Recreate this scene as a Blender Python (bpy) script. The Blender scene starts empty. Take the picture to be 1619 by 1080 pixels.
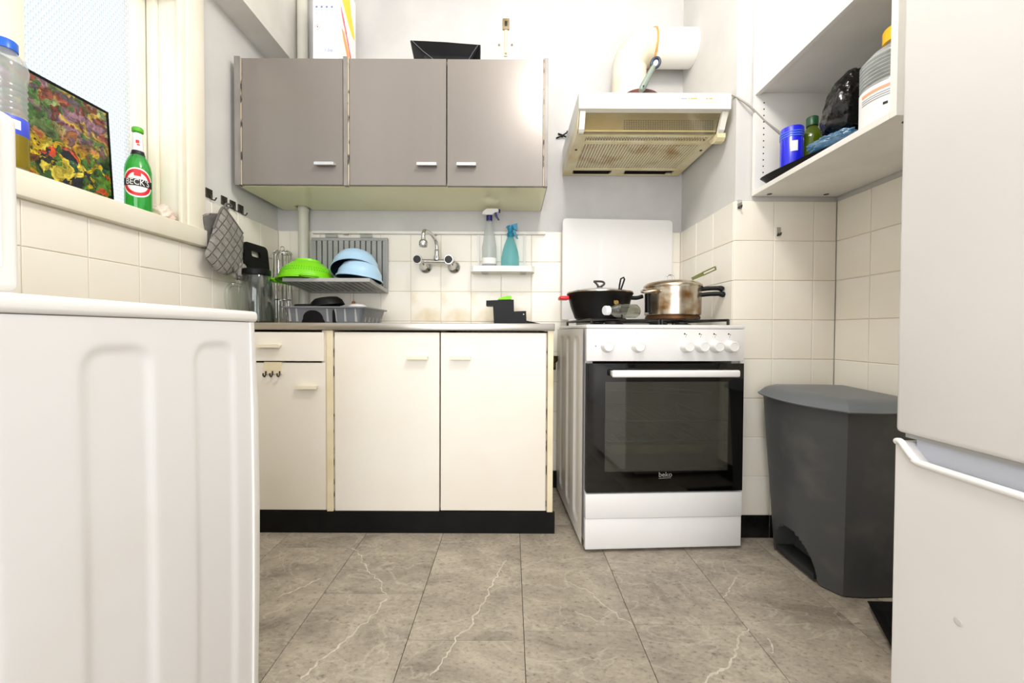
import bpy, bmesh, math, random
from mathutils import Vector, Matrix, noise as mnoise
R = math.radians
random.seed(7)
scene = bpy.context.scene
COL = scene.collection

# ------------------------------------------------------------------ camera
cam_data = bpy.data.cameras.new('camera')
cam_data.lens = 630.0 / 1619.0 * 36.0
cam_data.sensor_width = 36.0
cam_data.shift_x = 1.5 / 1619
cam_data.shift_y = -5.0 / 1619
cam_data.clip_start = 0.02
cam = bpy.data.objects.new('camera', cam_data)
COL.objects.link(cam)
cam.matrix_world = Matrix.Translation((0, 0, 0.825)) @ Matrix.Rotation(R(89.0), 4, 'X') @ Matrix.Rotation(R(0.25), 4, 'Z')
scene.camera = cam

# ------------------------------------------------------------------ world, lights, exposure
world = bpy.data.worlds.new('sky')
scene.world = world
world.use_nodes = True
world.node_tree.nodes['Background'].inputs[0].default_value = (0.88, 0.94, 1.0, 1)
world.node_tree.nodes['Background'].inputs[1].default_value = 0.72

def area(name, loc, rot, sx, sy, power, col, shape='RECTANGLE'):
    d = bpy.data.lights.new(name, 'AREA')
    d.shape = shape
    d.size = sx
    d.size_y = sy
    d.energy = power
    d.color = col
    o = bpy.data.objects.new(name, d)
    COL.objects.link(o)
    o.location = loc
    o.rotation_euler = rot
    return o
# pendant lamp in the middle of the kitchen; unseen fill light added behind the camera
lamp = bpy.data.lights.new('pendant_lamp_light', 'POINT')
lamp.energy = 25
lamp.color = (1.0, 0.965, 0.91)
lamp.shadow_soft_size = 0.16
lamp_o = bpy.data.objects.new('pendant_lamp_light', lamp)
COL.objects.link(lamp_o)
lamp_o.location = (0.25, 0.72, 2.42)
area('added_fill_light', (0.0, -1.84, 1.25), (R(90), 0, 0), 1.9, 2.2, 30, (0.98, 0.985, 1.0))  # added soft fill, no such source in view
vs = scene.view_settings
vs.view_transform = 'Standard'
vs.look = 'None'
vs.gamma = 1.0
vs.use_curve_mapping = False
vs.exposure = 0.86

# ------------------------------------------------------------------ materials
def lin(h):
    h = h.lstrip('#')
    out = []
    for i in (0, 2, 4):
        c = int(h[i:i + 2], 16) / 255
        out.append(c / 12.92 if c <= 0.04045 else ((c + 0.055) / 1.055) ** 2.4)
    return tuple(out) + (1.0,)

MATS = {}
def base(name):
    m = bpy.data.materials.new(name)
    m.use_nodes = True
    MATS[name] = m
    nt = m.node_tree
    return m, nt, nt.nodes['Principled BSDF']

def node(nt, t, **kw):
    n = nt.nodes.new(t)
    for k, v in kw.items():
        setattr(n, k, v)
    return n

def ramp(nt, stops, interp='LINEAR'):
    r = node(nt, 'ShaderNodeValToRGB')
    cr = r.color_ramp
    cr.interpolation = interp
    while len(cr.elements) < len(stops):
        cr.elements.new(0.5)
    for e, (p, c) in zip(cr.elements, stops):
        e.position = p
        e.color = c if len(c) == 4 else tuple(c) + (1,)
    return r

def mat(name, col, rough=0.5, metal=0.0, col2=None, nscale=6.0, ndetail=4.0, lo=0.4, hi=0.65, bump=0.0, bscale=60.0,
        coat=0.0, spec=None, emit=None, estr=0.0, stretch=(1, 1, 1)):
    m, nt, b = base(name)
    b.inputs['Roughness'].default_value = rough
    b.inputs['Metallic'].default_value = metal
    b.inputs['Coat Weight'].default_value = coat
    if spec is not None:
        b.inputs['Specular IOR Level'].default_value = spec
    b.inputs['Base Color'].default_value = lin(col)
    tc = node(nt, 'ShaderNodeTexCoord')
    mp = node(nt, 'ShaderNodeMapping')
    mp.inputs['Scale'].default_value = stretch
    nt.links.new(tc.outputs['Object'], mp.inputs[0])
    if col2:
        n = node(nt, 'ShaderNodeTexNoise')
        n.inputs['Scale'].default_value = nscale
        n.inputs['Detail'].default_value = ndetail
        nt.links.new(mp.outputs[0], n.inputs['Vector'])
        r = ramp(nt, [(lo, lin(col)), (hi, lin(col2))])
        nt.links.new(n.outputs['Fac'], r.inputs[0])
        nt.links.new(r.outputs[0], b.inputs['Base Color'])
    if bump:
        n2 = node(nt, 'ShaderNodeTexNoise')
        n2.inputs['Scale'].default_value = bscale
        n2.inputs['Detail'].default_value = 3
        nt.links.new(mp.outputs[0], n2.inputs['Vector'])
        bp = node(nt, 'ShaderNodeBump')
        bp.inputs['Strength'].default_value = bump
        bp.inputs['Distance'].default_value = 0.01
        nt.links.new(n2.outputs['Fac'], bp.inputs['Height'])
        nt.links.new(bp.outputs[0], b.inputs['Normal'])
    if emit:
        b.inputs['Emission Color'].default_value = lin(emit)
        b.inputs['Emission Strength'].default_value = estr
    return m

def glass(name, tint, gloss=0.12, rough=0.03, diff=0.0, diffcol=None):
    m, nt, b = base(name)
    nt.nodes.remove(b)
    out = nt.nodes['Material Output']
    t = node(nt, 'ShaderNodeBsdfTransparent')
    t.inputs[0].default_value = lin(tint)
    g = node(nt, 'ShaderNodeBsdfGlossy')
    g.inputs['Roughness'].default_value = rough
    lw = node(nt, 'ShaderNodeLayerWeight')
    lw.inputs[0].default_value = 0.35
    mr = node(nt, 'ShaderNodeMapRange')
    mr.inputs['To Min'].default_value = gloss * 0.5
    mr.inputs['To Max'].default_value = min(0.9, gloss * 4)
    nt.links.new(lw.outputs['Facing'], mr.inputs[0])
    mx = node(nt, 'ShaderNodeMixShader')
    nt.links.new(mr.outputs[0], mx.inputs[0])
    nt.links.new(t.outputs[0], mx.inputs[1])
    nt.links.new(g.outputs[0], mx.inputs[2])
    last = mx
    if diff:
        d = node(nt, 'ShaderNodeBsdfDiffuse')
        d.inputs[0].default_value = lin(diffcol or tint)
        tr = node(nt, 'ShaderNodeBsdfTranslucent')
        tr.inputs[0].default_value = lin(diffcol or tint)
        ma = node(nt, 'ShaderNodeMixShader')
        ma.inputs[0].default_value = 0.5
        nt.links.new(d.outputs[0], ma.inputs[1])
        nt.links.new(tr.outputs[0], ma.inputs[2])
        m2 = node(nt, 'ShaderNodeMixShader')
        m2.inputs[0].default_value = diff
        nt.links.new(mx.outputs[0], m2.inputs[1])
        nt.links.new(ma.outputs[0], m2.inputs[2])
        last = m2
    nt.links.new(last.outputs[0], out.inputs[0])
    return m

mat('wall_paint', '#d9d7d3', 0.85, col2='#d0cecb', nscale=3, bump=0.06, bscale=40)
mat('wall_back_paint', '#cdcbc9', 0.85, col2='#c4c2c1', nscale=5, bump=0.06, bscale=40)
mat('ceiling_paint', '#eeeeec', 0.9)
mat('tile_cream', '#f8f3e8', 0.22, col2='#f4ecdd', nscale=3.0, lo=0.35, hi=0.7, bump=0.02, bscale=12)
mat('tile_stained', '#f7f0e2', 0.3, col2='#e4d0a6', nscale=7.0, ndetail=7, lo=0.46, hi=0.72)
mat('grout', '#e9e1d0', 0.9, col2='#d5ccb9', nscale=6)
mat('tile_black', '#131313', 0.25, col2='#1e1d1b', nscale=9, spec=0.22)
mat('frame_cream', '#f6f0e0', 0.35, col2='#f2ead5', nscale=5)
mat('white_paint', '#efede8', 0.45, col2='#e8e5de', nscale=6)
mat('beam_grey', '#e2dfd8', 0.6, col2='#d9d5cc', nscale=6)
mat('pipe_paint', '#dad7cb', 0.4, col2='#cfcbbd', nscale=5)
mat('enamel_white', '#e9e7e5', 0.28, coat=0.15)
mat('enamel_side', '#e6e3df', 0.3, col2='#d6ccb6', nscale=2.2, ndetail=6, lo=0.56, hi=0.8)
mat('washer_white', '#e4e3e3', 0.38, col2='#ddd8d0', nscale=2.5, ndetail=6, lo=0.5, hi=0.85)
mat('plastic_white', '#eceae7', 0.4)
mat('fridge_white', '#e4e1df', 0.33, col2='#dedad6', nscale=1.5)
mat('fridge_inset', '#c3c6d0', 0.4)
mat('laminate_white', '#efe9de', 0.38, col2='#e8dfcf', nscale=2.0, lo=0.4, hi=0.75)
mat('edge_cream', '#ecdfc0', 0.45, col2='#e2d2ab', nscale=9)
mat('carcass', '#e2d6bd', 0.6)
mat('chipped', '#b9ac98', 0.7, col2='#4b433c', nscale=60, ndetail=5, lo=0.52, hi=0.6, stretch=(1, 1, 0.35))
mat('gap_dark', '#453e36', 0.9)
mat('kick_black', '#050505', 0.55, col2='#0d0d0c', nscale=12, spec=0.22)
mat('laminate_grey', '#8c8580', 0.3, metal=0.25, col2='#827b75', nscale=2.0, bump=0.02, bscale=300, stretch=(1, 1, 0.1))
mat('panel_grey', '#8d8781', 0.4, col2='#7e7872', nscale=10)
mat('underside_cream', '#ece8c2', 0.14, col2='#e7e2b8', nscale=2)
mat('handle_alu', '#d9d9da', 0.25, metal=0.6)
mat('handle_cream', '#ece3cd', 0.35)
mat('steel', '#b9b4ac', 0.28, metal=1.0, col2='#a39d94', nscale=3, stretch=(1, 12, 12))
mat('chrome', '#d6d6d6', 0.08, metal=1.0)
mat('black_plastic', '#060606', 0.42, col2='#0c0c0d', nscale=20, spec=0.22)
mat('black_soft', '#080808', 0.6, spec=0.22)
mat('dark_metal', '#3c3833', 0.45, metal=0.7, col2='#57504a', nscale=40)
mat('black_glass', '#040404', 0.06, coat=0.3)
mat('oven_inside', '#a8a69c', 0.35, col2='#8d8a7c', nscale=6)
mat('grate_black', '#121110', 0.5, col2='#221e1a', nscale=25)
mat('hob_steel', '#d8d3c8', 0.3, col2='#b5a585', nscale=8, lo=0.5, hi=0.8)
mat('mitt_grey_plain', '#8d8882', 0.95, col2='#6d6965', nscale=30)
mat('mitt_dark', '#6d6965', 0.95, col2='#5f5c58', nscale=30)
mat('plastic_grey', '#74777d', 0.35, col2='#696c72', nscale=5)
mat('rack_grey', '#adadab', 0.42, col2='#a2a29f', nscale=5)
mat('lime', '#86e01e', 0.35, col2='#7ad314', nscale=5)
mat('lime_dark', '#5fb512', 0.5)
mat('sky_blue', '#b3d3ea', 0.3, col2='#a6c8e2', nscale=4)
mat('bowl_dark', '#223040', 0.4)
mat('bin_grey', '#4b4c4d', 0.5, col2='#5d5c5a', nscale=9, ndetail=7, lo=0.5, hi=0.75, bump=0.04, bscale=200)
mat('bin_lid', '#62666a', 0.42, col2='#6b6f73', nscale=6)
mat('bin_inner', '#2c2d2e', 0.6)
mat('hood_white', '#f0eee6', 0.3, col2='#ece4cb', nscale=3, lo=0.5, hi=0.8)
mat('hood_yellow', '#f0e6c4', 0.35, col2='#dcc98f', nscale=8, ndetail=6, lo=0.42, hi=0.7)
mat('filter_mesh', '#efe4c0', 0.4, col2='#b98f4c', nscale=9, ndetail=6, lo=0.5, hi=0.75)
mat('filter_dark', '#120e07', 0.9, col2='#1c150a', nscale=12, spec=0.1)
mat('orange_stain', '#e9913a', 0.5, col2='#dba25a', nscale=40)
mat('duct_white', '#ecebe6', 0.4, col2='#e2ddcc', nscale=6, lo=0.5, hi=0.8)
mat('duct_cream', '#e6e1d2', 0.4, col2='#dfd6bd', nscale=8)
mat('rust_brown', '#5d2d20', 0.6, col2='#3c241c', nscale=20)
mat('brush_green', '#7e8a80', 0.4)
mat('brush_navy', '#2c3444', 0.4)
mat('pale_blue', '#c9d7e6', 0.3)
mat('navy', '#1d1c6b', 0.35)
mat('turquoise', '#1187ad', 0.3, col2='#0f7da0', nscale=6)
mat('cap_blue', '#1c62cf', 0.3)
mat('label_blue', '#4a5be0', 0.4)
mat('tin_blue', '#1a22d6', 0.25, coat=0.3)
mat('tin_stripe', '#5c86ea', 0.3)
mat('label_white', '#f3f1ee', 0.5)
mat('label_text', '#9aa0ad', 0.6)
mat('label_orange', '#f0a883', 0.5)
mat('ink_black', '#121212', 0.5)
mat('ink_red', '#d9232b', 0.45)
mat('ink_blue', '#5a74c4', 0.5)
mat('box_white', '#f2f1f2', 0.45)
mat('box_yellow', '#f4df3c', 0.45)
mat('box_orange', '#f2ab55', 0.45)
mat('box_pink', '#e8707a', 0.45)
mat('cap_yellow', '#f4b81c', 0.35)
mat('cap_green', '#174c2a', 0.4)
mat('cap_white', '#e3e7e9', 0.4)
mat('red', '#d91a22', 0.35)
mat('wok_black', '#080707', 0.42, col2='#120f0d', nscale=18, spec=0.22)
mat('burnt_steel', '#c9bfae', 0.22, metal=0.9, col2='#8a6434', nscale=16, ndetail=6, lo=0.45, hi=0.68)
mat('pot_base', '#6e4a28', 0.5, metal=0.6, col2='#2a1c12', nscale=14)
mat('olive', '#6e7340', 0.45)
mat('gold_mark', '#b89750', 0.5)
mat('brass', '#5b4a23', 0.5, metal=0.7, col2='#2a2416', nscale=40)
mat('wood', '#b67b4a', 0.6, col2='#9b5f33', nscale=20)
mat('tan', '#a8987a', 0.5, col2='#7d6a48', nscale=20)
mat('bag_black', '#050505', 0.16, bump=0.5, bscale=25)
mat('tray_black', '#0b0b0b', 0.6, spec=0.22)
mat('tray_charcoal', '#0b0b0c', 0.42, spec=0.22)
mat('cable_grey', '#a9a59d', 0.5)
mat('vein', '#cfc6b8', 0.6, col2='#bdb2a2', nscale=30)
mat('logo_grey', '#8d8d88', 0.4)
mat('sponge_green', '#8fe238', 0.9)
mat('oil_gold', '#8a7612', 0.15, col2='#7c690e', nscale=5)
mat('packet_pink', '#f1d9cc', 0.3, bump=0.4, bscale=40)
mat('grey_dirt', '#d0ccc6', 0.7)
glass('glass_clear', '#f4f7f5', 0.14)
glass('glass_jug', '#eef2ee', 0.10)
glass('glass_green', '#3fd257', 0.16, diff=0.4, diffcol='#3fdb5c')
glass('plastic_clear', '#f3f7f8', 0.07, rough=0.1, diff=0.3, diffcol='#f2f4f4')
glass('plastic_turq', '#c3eef2', 0.06, rough=0.12, diff=0.5, diffcol='#a6e6ea')
glass('plastic_green', '#8fa81a', 0.12, rough=0.1, diff=0.4, diffcol='#86a01a')
glass('plastic_olive', '#c9cabb', 0.16, rough=0.06, diff=0.12, diffcol='#a7a996')
glass('bag_blue', '#9cc7e0', 0.2, rough=0.15, diff=0.5, diffcol='#7fb4d8')
glass('visor_glass', '#e0d8b8', 0.14, rough=0.06, diff=0.16, diffcol='#f4edd2')
glass('oven_glass', '#c9c9c0', 0.12, rough=0.05, diff=0.10, diffcol='#a8a89c')
glass('jug_clear', '#e6eae9', 0.16, rough=0.1, diff=0.42, diffcol='#f0f2f2')

def _wired_glass():
    m, nt, b = base('wired_glass')
    nt.nodes.remove(b)
    out = nt.nodes['Material Output']
    tc = node(nt, 'ShaderNodeTexCoord')
    br = node(nt, 'ShaderNodeTexBrick')
    br.offset = 0.5
    br.inputs['Scale'].default_value = 1.0
    br.inputs['Brick Width'].default_value = 0.013
    br.inputs['Row Height'].default_value = 0.0125
    br.inputs['Mortar Size'].default_value = 0.0009
    br.inputs['Mortar Smooth'].default_value = 0.3
    br.inputs['Color1'].default_value = (1, 1, 1, 1)
    br.inputs['Color2'].default_value = (1, 1, 1, 1)
    br.inputs['Mortar'].default_value = lin('#d3dbe1')
    sp = node(nt, 'ShaderNodeSeparateXYZ')
    cb = node(nt, 'ShaderNodeCombineXYZ')
    nt.links.new(tc.outputs['Object'], sp.inputs[0])
    nt.links.new(sp.outputs['Y'], cb.inputs['X'])
    nt.links.new(sp.outputs['Z'], cb.inputs['Y'])
    nt.links.new(cb.outputs[0], br.inputs['Vector'])
    t = node(nt, 'ShaderNodeBsdfTransparent')
    tr = node(nt, 'ShaderNodeBsdfTranslucent')
    nt.links.new(br.outputs['Color'], t.inputs[0])
    nt.links.new(br.outputs['Color'], tr.inputs[0])
    mx = node(nt, 'ShaderNodeMixShader')
    mx.inputs[0].default_value = 0.35
    nt.links.new(t.outputs[0], mx.inputs[1])
    nt.links.new(tr.outputs[0], mx.inputs[2])
    nt.links.new(mx.outputs[0], out.inputs[0])
_wired_glass()

def _stone():
    m, nt, b = base('floor_stone')
    tc = node(nt, 'ShaderNodeTexCoord')
    oi = node(nt, 'ShaderNodeObjectInfo')
    ml = node(nt, 'ShaderNodeVectorMath', operation='SCALE')
    cb = node(nt, 'ShaderNodeCombineXYZ')
    for i in range(3):
        nt.links.new(oi.outputs['Random'], cb.inputs[i])
    nt.links.new(cb.outputs[0], ml.inputs[0])
    ml.inputs['Scale'].default_value = 37.0
    ad = node(nt, 'ShaderNodeVectorMath', operation='ADD')
    nt.links.new(tc.outputs['Object'], ad.inputs[0])
    nt.links.new(ml.outputs[0], ad.inputs[1])
    mp = node(nt, 'ShaderNodeMapping')
    mp.inputs['Rotation'].default_value = (0, 0, R(35))
    mp.inputs['Scale'].default_value = (1.0, 1.7, 1.0)
    nt.links.new(ad.outputs[0], mp.inputs[0])
    n1 = node(nt, 'ShaderNodeTexNoise')
    n1.inputs['Scale'].default_value = 4.0
    n1.inputs['Detail'].default_value = 9
    n1.inputs['Roughness'].default_value = 0.68
    n1.inputs['Distortion'].default_value = 0.6
    nt.links.new(mp.outputs[0], n1.inputs['Vector'])
    r1 = ramp(nt, [(0.3, lin('#7c7266')), (0.45, lin('#9d9385')), (0.58, lin('#ada292')), (0.74, lin('#c4b9a8'))])
    nt.links.new(n1.outputs['Fac'], r1.inputs[0])
    n2 = node(nt, 'ShaderNodeTexNoise')
    n2.inputs['Scale'].default_value = 70.0
    n2.inputs['Detail'].default_value = 5
    n2.inputs['Roughness'].default_value = 0.7
    nt.links.new(mp.outputs[0], n2.inputs['Vector'])
    r2 = ramp(nt, [(0.3, (0.3, 0.29, 0.27)), (0.43, (0.88, 0.88, 0.88)), (0.62, (1.05, 1.05, 1.04)), (0.75, (1.35, 1.33, 1.3))])
    nt.links.new(n2.outputs['Fac'], r2.inputs[0])
    mx = node(nt, 'ShaderNodeMix', data_type='RGBA', blend_type='MULTIPLY')
    mx.inputs[0].default_value = 0.85
    nt.links.new(r1.outputs[0], mx.inputs[6])
    nt.links.new(r2.outputs[0], mx.inputs[7])
    # pale streaks
    n3 = node(nt, 'ShaderNodeTexNoise')
    n3.inputs['Scale'].default_value = 3.0
    n3.inputs['Detail'].default_value = 6
    n3.inputs['Distortion'].default_value = 1.5
    nt.links.new(mp.outputs[0], n3.inputs['Vector'])
    r3 = ramp(nt, [(0.485, (0, 0, 0)), (0.5, (0.3, 0.3, 0.3)), (0.515, (0, 0, 0))])
    nt.links.new(n3.outputs['Fac'], r3.inputs[0])
    mx2 = node(nt, 'ShaderNodeMix', data_type='RGBA')
    nt.links.new(r3.outputs[0], mx2.inputs[0])
    nt.links.new(mx.outputs[2], mx2.inputs[6])
    mx2.inputs[7].default_value = lin('#d3cabc')
    nt.links.new(mx2.outputs[2], b.inputs['Base Color'])
    b.inputs['Roughness'].default_value = 0.5
    bp = node(nt, 'ShaderNodeBump')
    bp.inputs['Strength'].default_value = 0.25
    bp.inputs['Distance'].default_value = 0.003
    nt.links.new(n2.outputs['Fac'], bp.inputs['Height'])
    nt.links.new(bp.outputs[0], b.inputs['Normal'])
_stone()

def _quilt():
    m, nt, b = base('mitt_grey')
    tc = node(nt, 'ShaderNodeTexCoord')
    sp = node(nt, 'ShaderNodeSeparateXYZ')
    cb = node(nt, 'ShaderNodeCombineXYZ')
    nt.links.new(tc.outputs['Object'], sp.inputs[0])
    nt.links.new(sp.outputs['Y'], cb.inputs['X'])
    nt.links.new(sp.outputs['Z'], cb.inputs['Y'])
    mp = node(nt, 'ShaderNodeMapping')
    mp.inputs['Rotation'].default_value = (0, 0, R(38))
    nt.links.new(cb.outputs[0], mp.inputs[0])
    br_ = node(nt, 'ShaderNodeTexBrick')
    br_.offset = 0.0
    br_.inputs['Scale'].default_value = 1.0
    br_.inputs['Brick Width'].default_value = 0.034
    br_.inputs['Row Height'].default_value = 0.034
    br_.inputs['Mortar Size'].default_value = 0.0035
    br_.inputs['Mortar Smooth'].default_value = 1.0
    nt.links.new(mp.outputs[0], br_.inputs['Vector'])
    n = node(nt, 'ShaderNodeTexNoise')
    n.inputs['Scale'].default_value = 40
    nt.links.new(tc.outputs['Object'], n.inputs['Vector'])
    r = ramp(nt, [(0.3, lin('#827d78')), (0.7, lin('#9a958f'))])
    nt.links.new(n.outputs['Fac'], r.inputs[0])
    mx = node(nt, 'ShaderNodeMix', data_type='RGBA')
    nt.links.new(br_.outputs['Fac'], mx.inputs[0])
    nt.links.new(r.outputs[0], mx.inputs[6])
    mx.inputs[7].default_value = lin('#807b75')
    nt.links.new(mx.outputs[2], b.inputs['Base Color'])
    bp = node(nt, 'ShaderNodeBump', invert=True)
    bp.inputs['Strength'].default_value = 0.9
    bp.inputs['Distance'].default_value = 0.006
    nt.links.new(br_.outputs['Fac'], bp.inputs['Height'])
    nt.links.new(bp.outputs[0], b.inputs['Normal'])
    b.inputs['Roughness'].default_value = 0.95
_quilt()

def _painting():
    m, nt, b = base('painting_canvas')
    tc = node(nt, 'ShaderNodeTexCoord')
    nz = node(nt, 'ShaderNodeTexNoise')
    nz.inputs['Scale'].default_value = 16
    nz.inputs['Detail'].default_value = 4
    nt.links.new(tc.outputs['Object'], nz.inputs['Vector'])
    sc = node(nt, 'ShaderNodeVectorMath', operation='SCALE')
    sc.inputs['Scale'].default_value = 0.13
    nt.links.new(nz.outputs['Color'], sc.inputs[0])
    ad = node(nt, 'ShaderNodeVectorMath', operation='ADD')
    nt.links.new(tc.outputs['Object'], ad.inputs[0])
    nt.links.new(sc.outputs[0], ad.inputs[1])
    vo = node(nt, 'ShaderNodeTexVoronoi')
    vo.inputs['Scale'].default_value = 38
    nt.links.new(ad.outputs[0], vo.inputs['Vector'])
    sp = node(nt, 'ShaderNodeSeparateColor')
    nt.links.new(vo.outputs['Color'], sp.inputs[0])
    sz = node(nt, 'ShaderNodeSeparateXYZ')
    nt.links.new(tc.outputs['Object'], sz.inputs[0])
    cols_low = ['#2d3a1f', '#e3c21a', '#3f6a2a', '#c9a51c', '#1e2430', '#d8502e', '#5d8a33', '#7a4a1e', '#e8d24a', '#2f5b4a']
    cols_high = ['#7d9a5a', '#8a4a38', '#4f7a3a', '#b8604a', '#6a5a62', '#93a86a', '#7a3a30', '#a07888', '#5a6a3a', '#c8a84a']
    rl = ramp(nt, [(i / 10, lin(c)) for i, c in enumerate(cols_low)], 'CONSTANT')
    rh = ramp(nt, [(i / 10, lin(c)) for i, c in enumerate(cols_high)], 'CONSTANT')
    nt.links.new(sp.outputs[0], rl.inputs[0])
    nt.links.new(sp.outputs[0], rh.inputs[0])
    mr = node(nt, 'ShaderNodeMapRange')
    mr.inputs['From Min'].default_value = 0.12
    mr.inputs['From Max'].default_value = 0.2
    nt.links.new(sz.outputs['Z'], mr.inputs[0])
    mx = node(nt, 'ShaderNodeMix', data_type='RGBA')
    nt.links.new(mr.outputs[0], mx.inputs[0])
    nt.links.new(rl.outputs[0], mx.inputs[6])
    nt.links.new(rh.outputs[0], mx.inputs[7])
    n2 = node(nt, 'ShaderNodeTexNoise')
    n2.inputs['Scale'].default_value = 60
    n2.inputs['Detail'].default_value = 5
    nt.links.new(ad.outputs[0], n2.inputs['Vector'])
    r2 = ramp(nt, [(0.3, (0.06, 0.06, 0.06)), (0.5, (0.6, 0.6, 0.6)), (0.74, (1.4, 1.4, 1.4))])
    nt.links.new(n2.outputs['Fac'], r2.inputs[0])
    mu = node(nt, 'ShaderNodeMix', data_type='RGBA', blend_type='MULTIPLY')
    mu.inputs[0].default_value = 1.0
    nt.links.new(mx.outputs[2], mu.inputs[6])
    nt.links.new(r2.outputs[0], mu.inputs[7])
    nt.links.new(mu.outputs[2], b.inputs['Base Color'])
    b.inputs['Roughness'].default_value = 0.35
    bp = node(nt, 'ShaderNodeBump')
    bp.inputs['Strength'].default_value = 0.5
    bp.inputs['Distance'].default_value = 0.004
    nt.links.new(n2.outputs['Fac'], bp.inputs['Height'])
    nt.links.new(bp.outputs[0], b.inputs['Normal'])
_painting()

# ------------------------------------------------------------------ mesh helpers
class MB:
    def __init__(s):
        s.bm = bmesh.new()
    def _new(s, geom_verts, xf):
        if xf is not None:
            bmesh.ops.transform(s.bm, matrix=xf, verts=geom_verts)
        return s
    def box(s, x0, x1, y0, y1, z0, z1, bev=0.0, seg=2, xf=None):
        mtx = Matrix.Translation(((x0 + x1) / 2, (y0 + y1) / 2, (z0 + z1) / 2)) @ Matrix.Diagonal((abs(x1 - x0), abs(y1 - y0), abs(z1 - z0), 1))
        if xf is not None:
            pre = set(s.bm.verts)
        r = bmesh.ops.create_cube(s.bm, size=1.0, matrix=mtx)
        vs_ = r['verts']
        if bev > 0:
            es = list({e for v in vs_ for e in v.link_edges})
            bmesh.ops.bevel(s.bm, geom=es, offset=bev, segments=seg, affect='EDGES', profile=0.5)
        if xf is not None:
            vs_ = [v for v in s.bm.verts if v not in pre]
            bmesh.ops.transform(s.bm, matrix=xf, verts=vs_)
        return s
    def lathe(s, prof, seg=28, loc=(0, 0, 0), xf=None, sx=1.0, sy=1.0):
        rings = []
        for (r, z) in prof:
            if r < 1e-5:
                rings.append([s.bm.verts.new((0, 0, z))])
            else:
                rings.append([s.bm.verts.new((r * sx * math.cos(2 * math.pi * i / seg), r * sy * math.sin(2 * math.pi * i / seg), z)) for i in range(seg)])
        for a, b in zip(rings, rings[1:]):
            if len(a) == 1 and len(b) == 1:
                continue
            for i in range(seg):
                j = (i + 1) % seg
                try:
                    if len(a) == 1:
                        s.bm.faces.new((a[0], b[j], b[i]))
                    elif len(b) == 1:
                        s.bm.faces.new((a[i], a[j], b[0]))
                    else:
                        s.bm.faces.new((a[i], a[j], b[j], b[i]))
                except ValueError:
                    pass
        vs_ = [v for r in rings for v in r]
        m = Matrix.Translation(loc)
        if xf is not None:
            m = m @ xf
        bmesh.ops.transform(s.bm, matrix=m, verts=vs_)
        return s
    def cyl(s, p0, p1, r, r2=None, seg=16):
        return s.tube([p0, p1], [r, r if r2 is None else r2], seg)
    def tube(s, pts, r, seg=10, closed=False):
        pts = [Vector(p) for p in pts]
        n = len(pts)
        rs = r if isinstance(r, (list, tuple)) else [r] * n
        rings = []
        t0 = (pts[1] - pts[0]).normalized()
        up = Vector((0, 0, 1)) if abs(t0.z) < 0.9 else Vector((1, 0, 0))
        nrm = t0.cross(up).normalized()
        for i, p in enumerate(pts):
            if closed:
                t = (pts[(i + 1) % n] - pts[i - 1]).normalized()
            elif i == 0:
                t = t0
            elif i == n - 1:
                t = (pts[i] - pts[i - 1]).normalized()
            else:
                t = ((pts[i + 1] - p).normalized() + (p - pts[i - 1]).normalized()).normalized()
            nrm = (nrm - t * nrm.dot(t)).normalized()
            bn = t.cross(nrm)
            rings.append([s.bm.verts.new(p + (nrm * math.cos(2 * math.pi * k / seg) + bn * math.sin(2 * math.pi * k / seg)) * rs[i]) for k in range(seg)])
        for i in range(n if closed else n - 1):
            a, b = rings[i], rings[(i + 1) % n]
            for k in range(seg):
                s.bm.faces.new((a[k], a[(k + 1) % seg], b[(k + 1) % seg], b[k]))
        if not closed:
            s.bm.faces.new(rings[0][::-1])
            s.bm.faces.new(rings[-1])
        return s
    def prism(s, pts, vec, xf=None):
        """polygon (list of 3-D points) extruded along vec"""
        a = [s.bm.verts.new(p) for p in pts]
        v = Vector(vec)
        b = [s.bm.verts.new(Vector(p) + v) for p in pts]
        n = len(a)
        s.bm.faces.new(a[::-1])
        s.bm.faces.new(b)
        for i in range(n):
            j = (i + 1) % n
            s.bm.faces.new((a[i], a[j], b[j], b[i]))
        if xf is not None:
            bmesh.ops.transform(s.bm, matrix=xf, verts=a + b)
        return s
    def grid(s, nu, nv, fn, flip=False):
        g = [[s.bm.verts.new(fn(i / nu, j / nv)) for j in range(nv + 1)] for i in range(nu + 1)]
        for i in range(nu):
            for j in range(nv):
                q = (g[i][j], g[i + 1][j], g[i + 1][j + 1], g[i][j + 1])
                s.bm.faces.new(q[::-1] if flip else q)
        return s
    def loft(s, rings, cap0=True, cap1=True):
        rs = [[s.bm.verts.new(p) for p in r] for r in rings]
        n = len(rs[0])
        for a, b in zip(rs, rs[1:]):
            for k in range(n):
                s.bm.faces.new((a[k], a[(k + 1) % n], b[(k + 1) % n], b[k]))
        if cap0:
            s.bm.faces.new(rs[0][::-1])
        if cap1:
            s.bm.faces.new(rs[-1])
        return s
    def ico(s, sub, xf, fn=None):
        r = bmesh.ops.create_icosphere(s.bm, subdivisions=sub, radius=1.0)
        if fn:
            for v in r['verts']:
                v.co = fn(v.co.copy())
        bmesh.ops.transform(s.bm, matrix=xf, verts=r['verts'])
        return s
    def mesh_add(s, me, xf=None, fn=None):
        base_i = len(s.bm.verts)
        pre = set(s.bm.verts)
        s.bm.from_mesh(me)
        new = [v for v in s.bm.verts if v not in pre]
        if fn:
            for v in new:
                v.co = fn(v.co.copy())
        if xf is not None:
            bmesh.ops.transform(s.bm, matrix=xf, verts=new)
        return s
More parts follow.
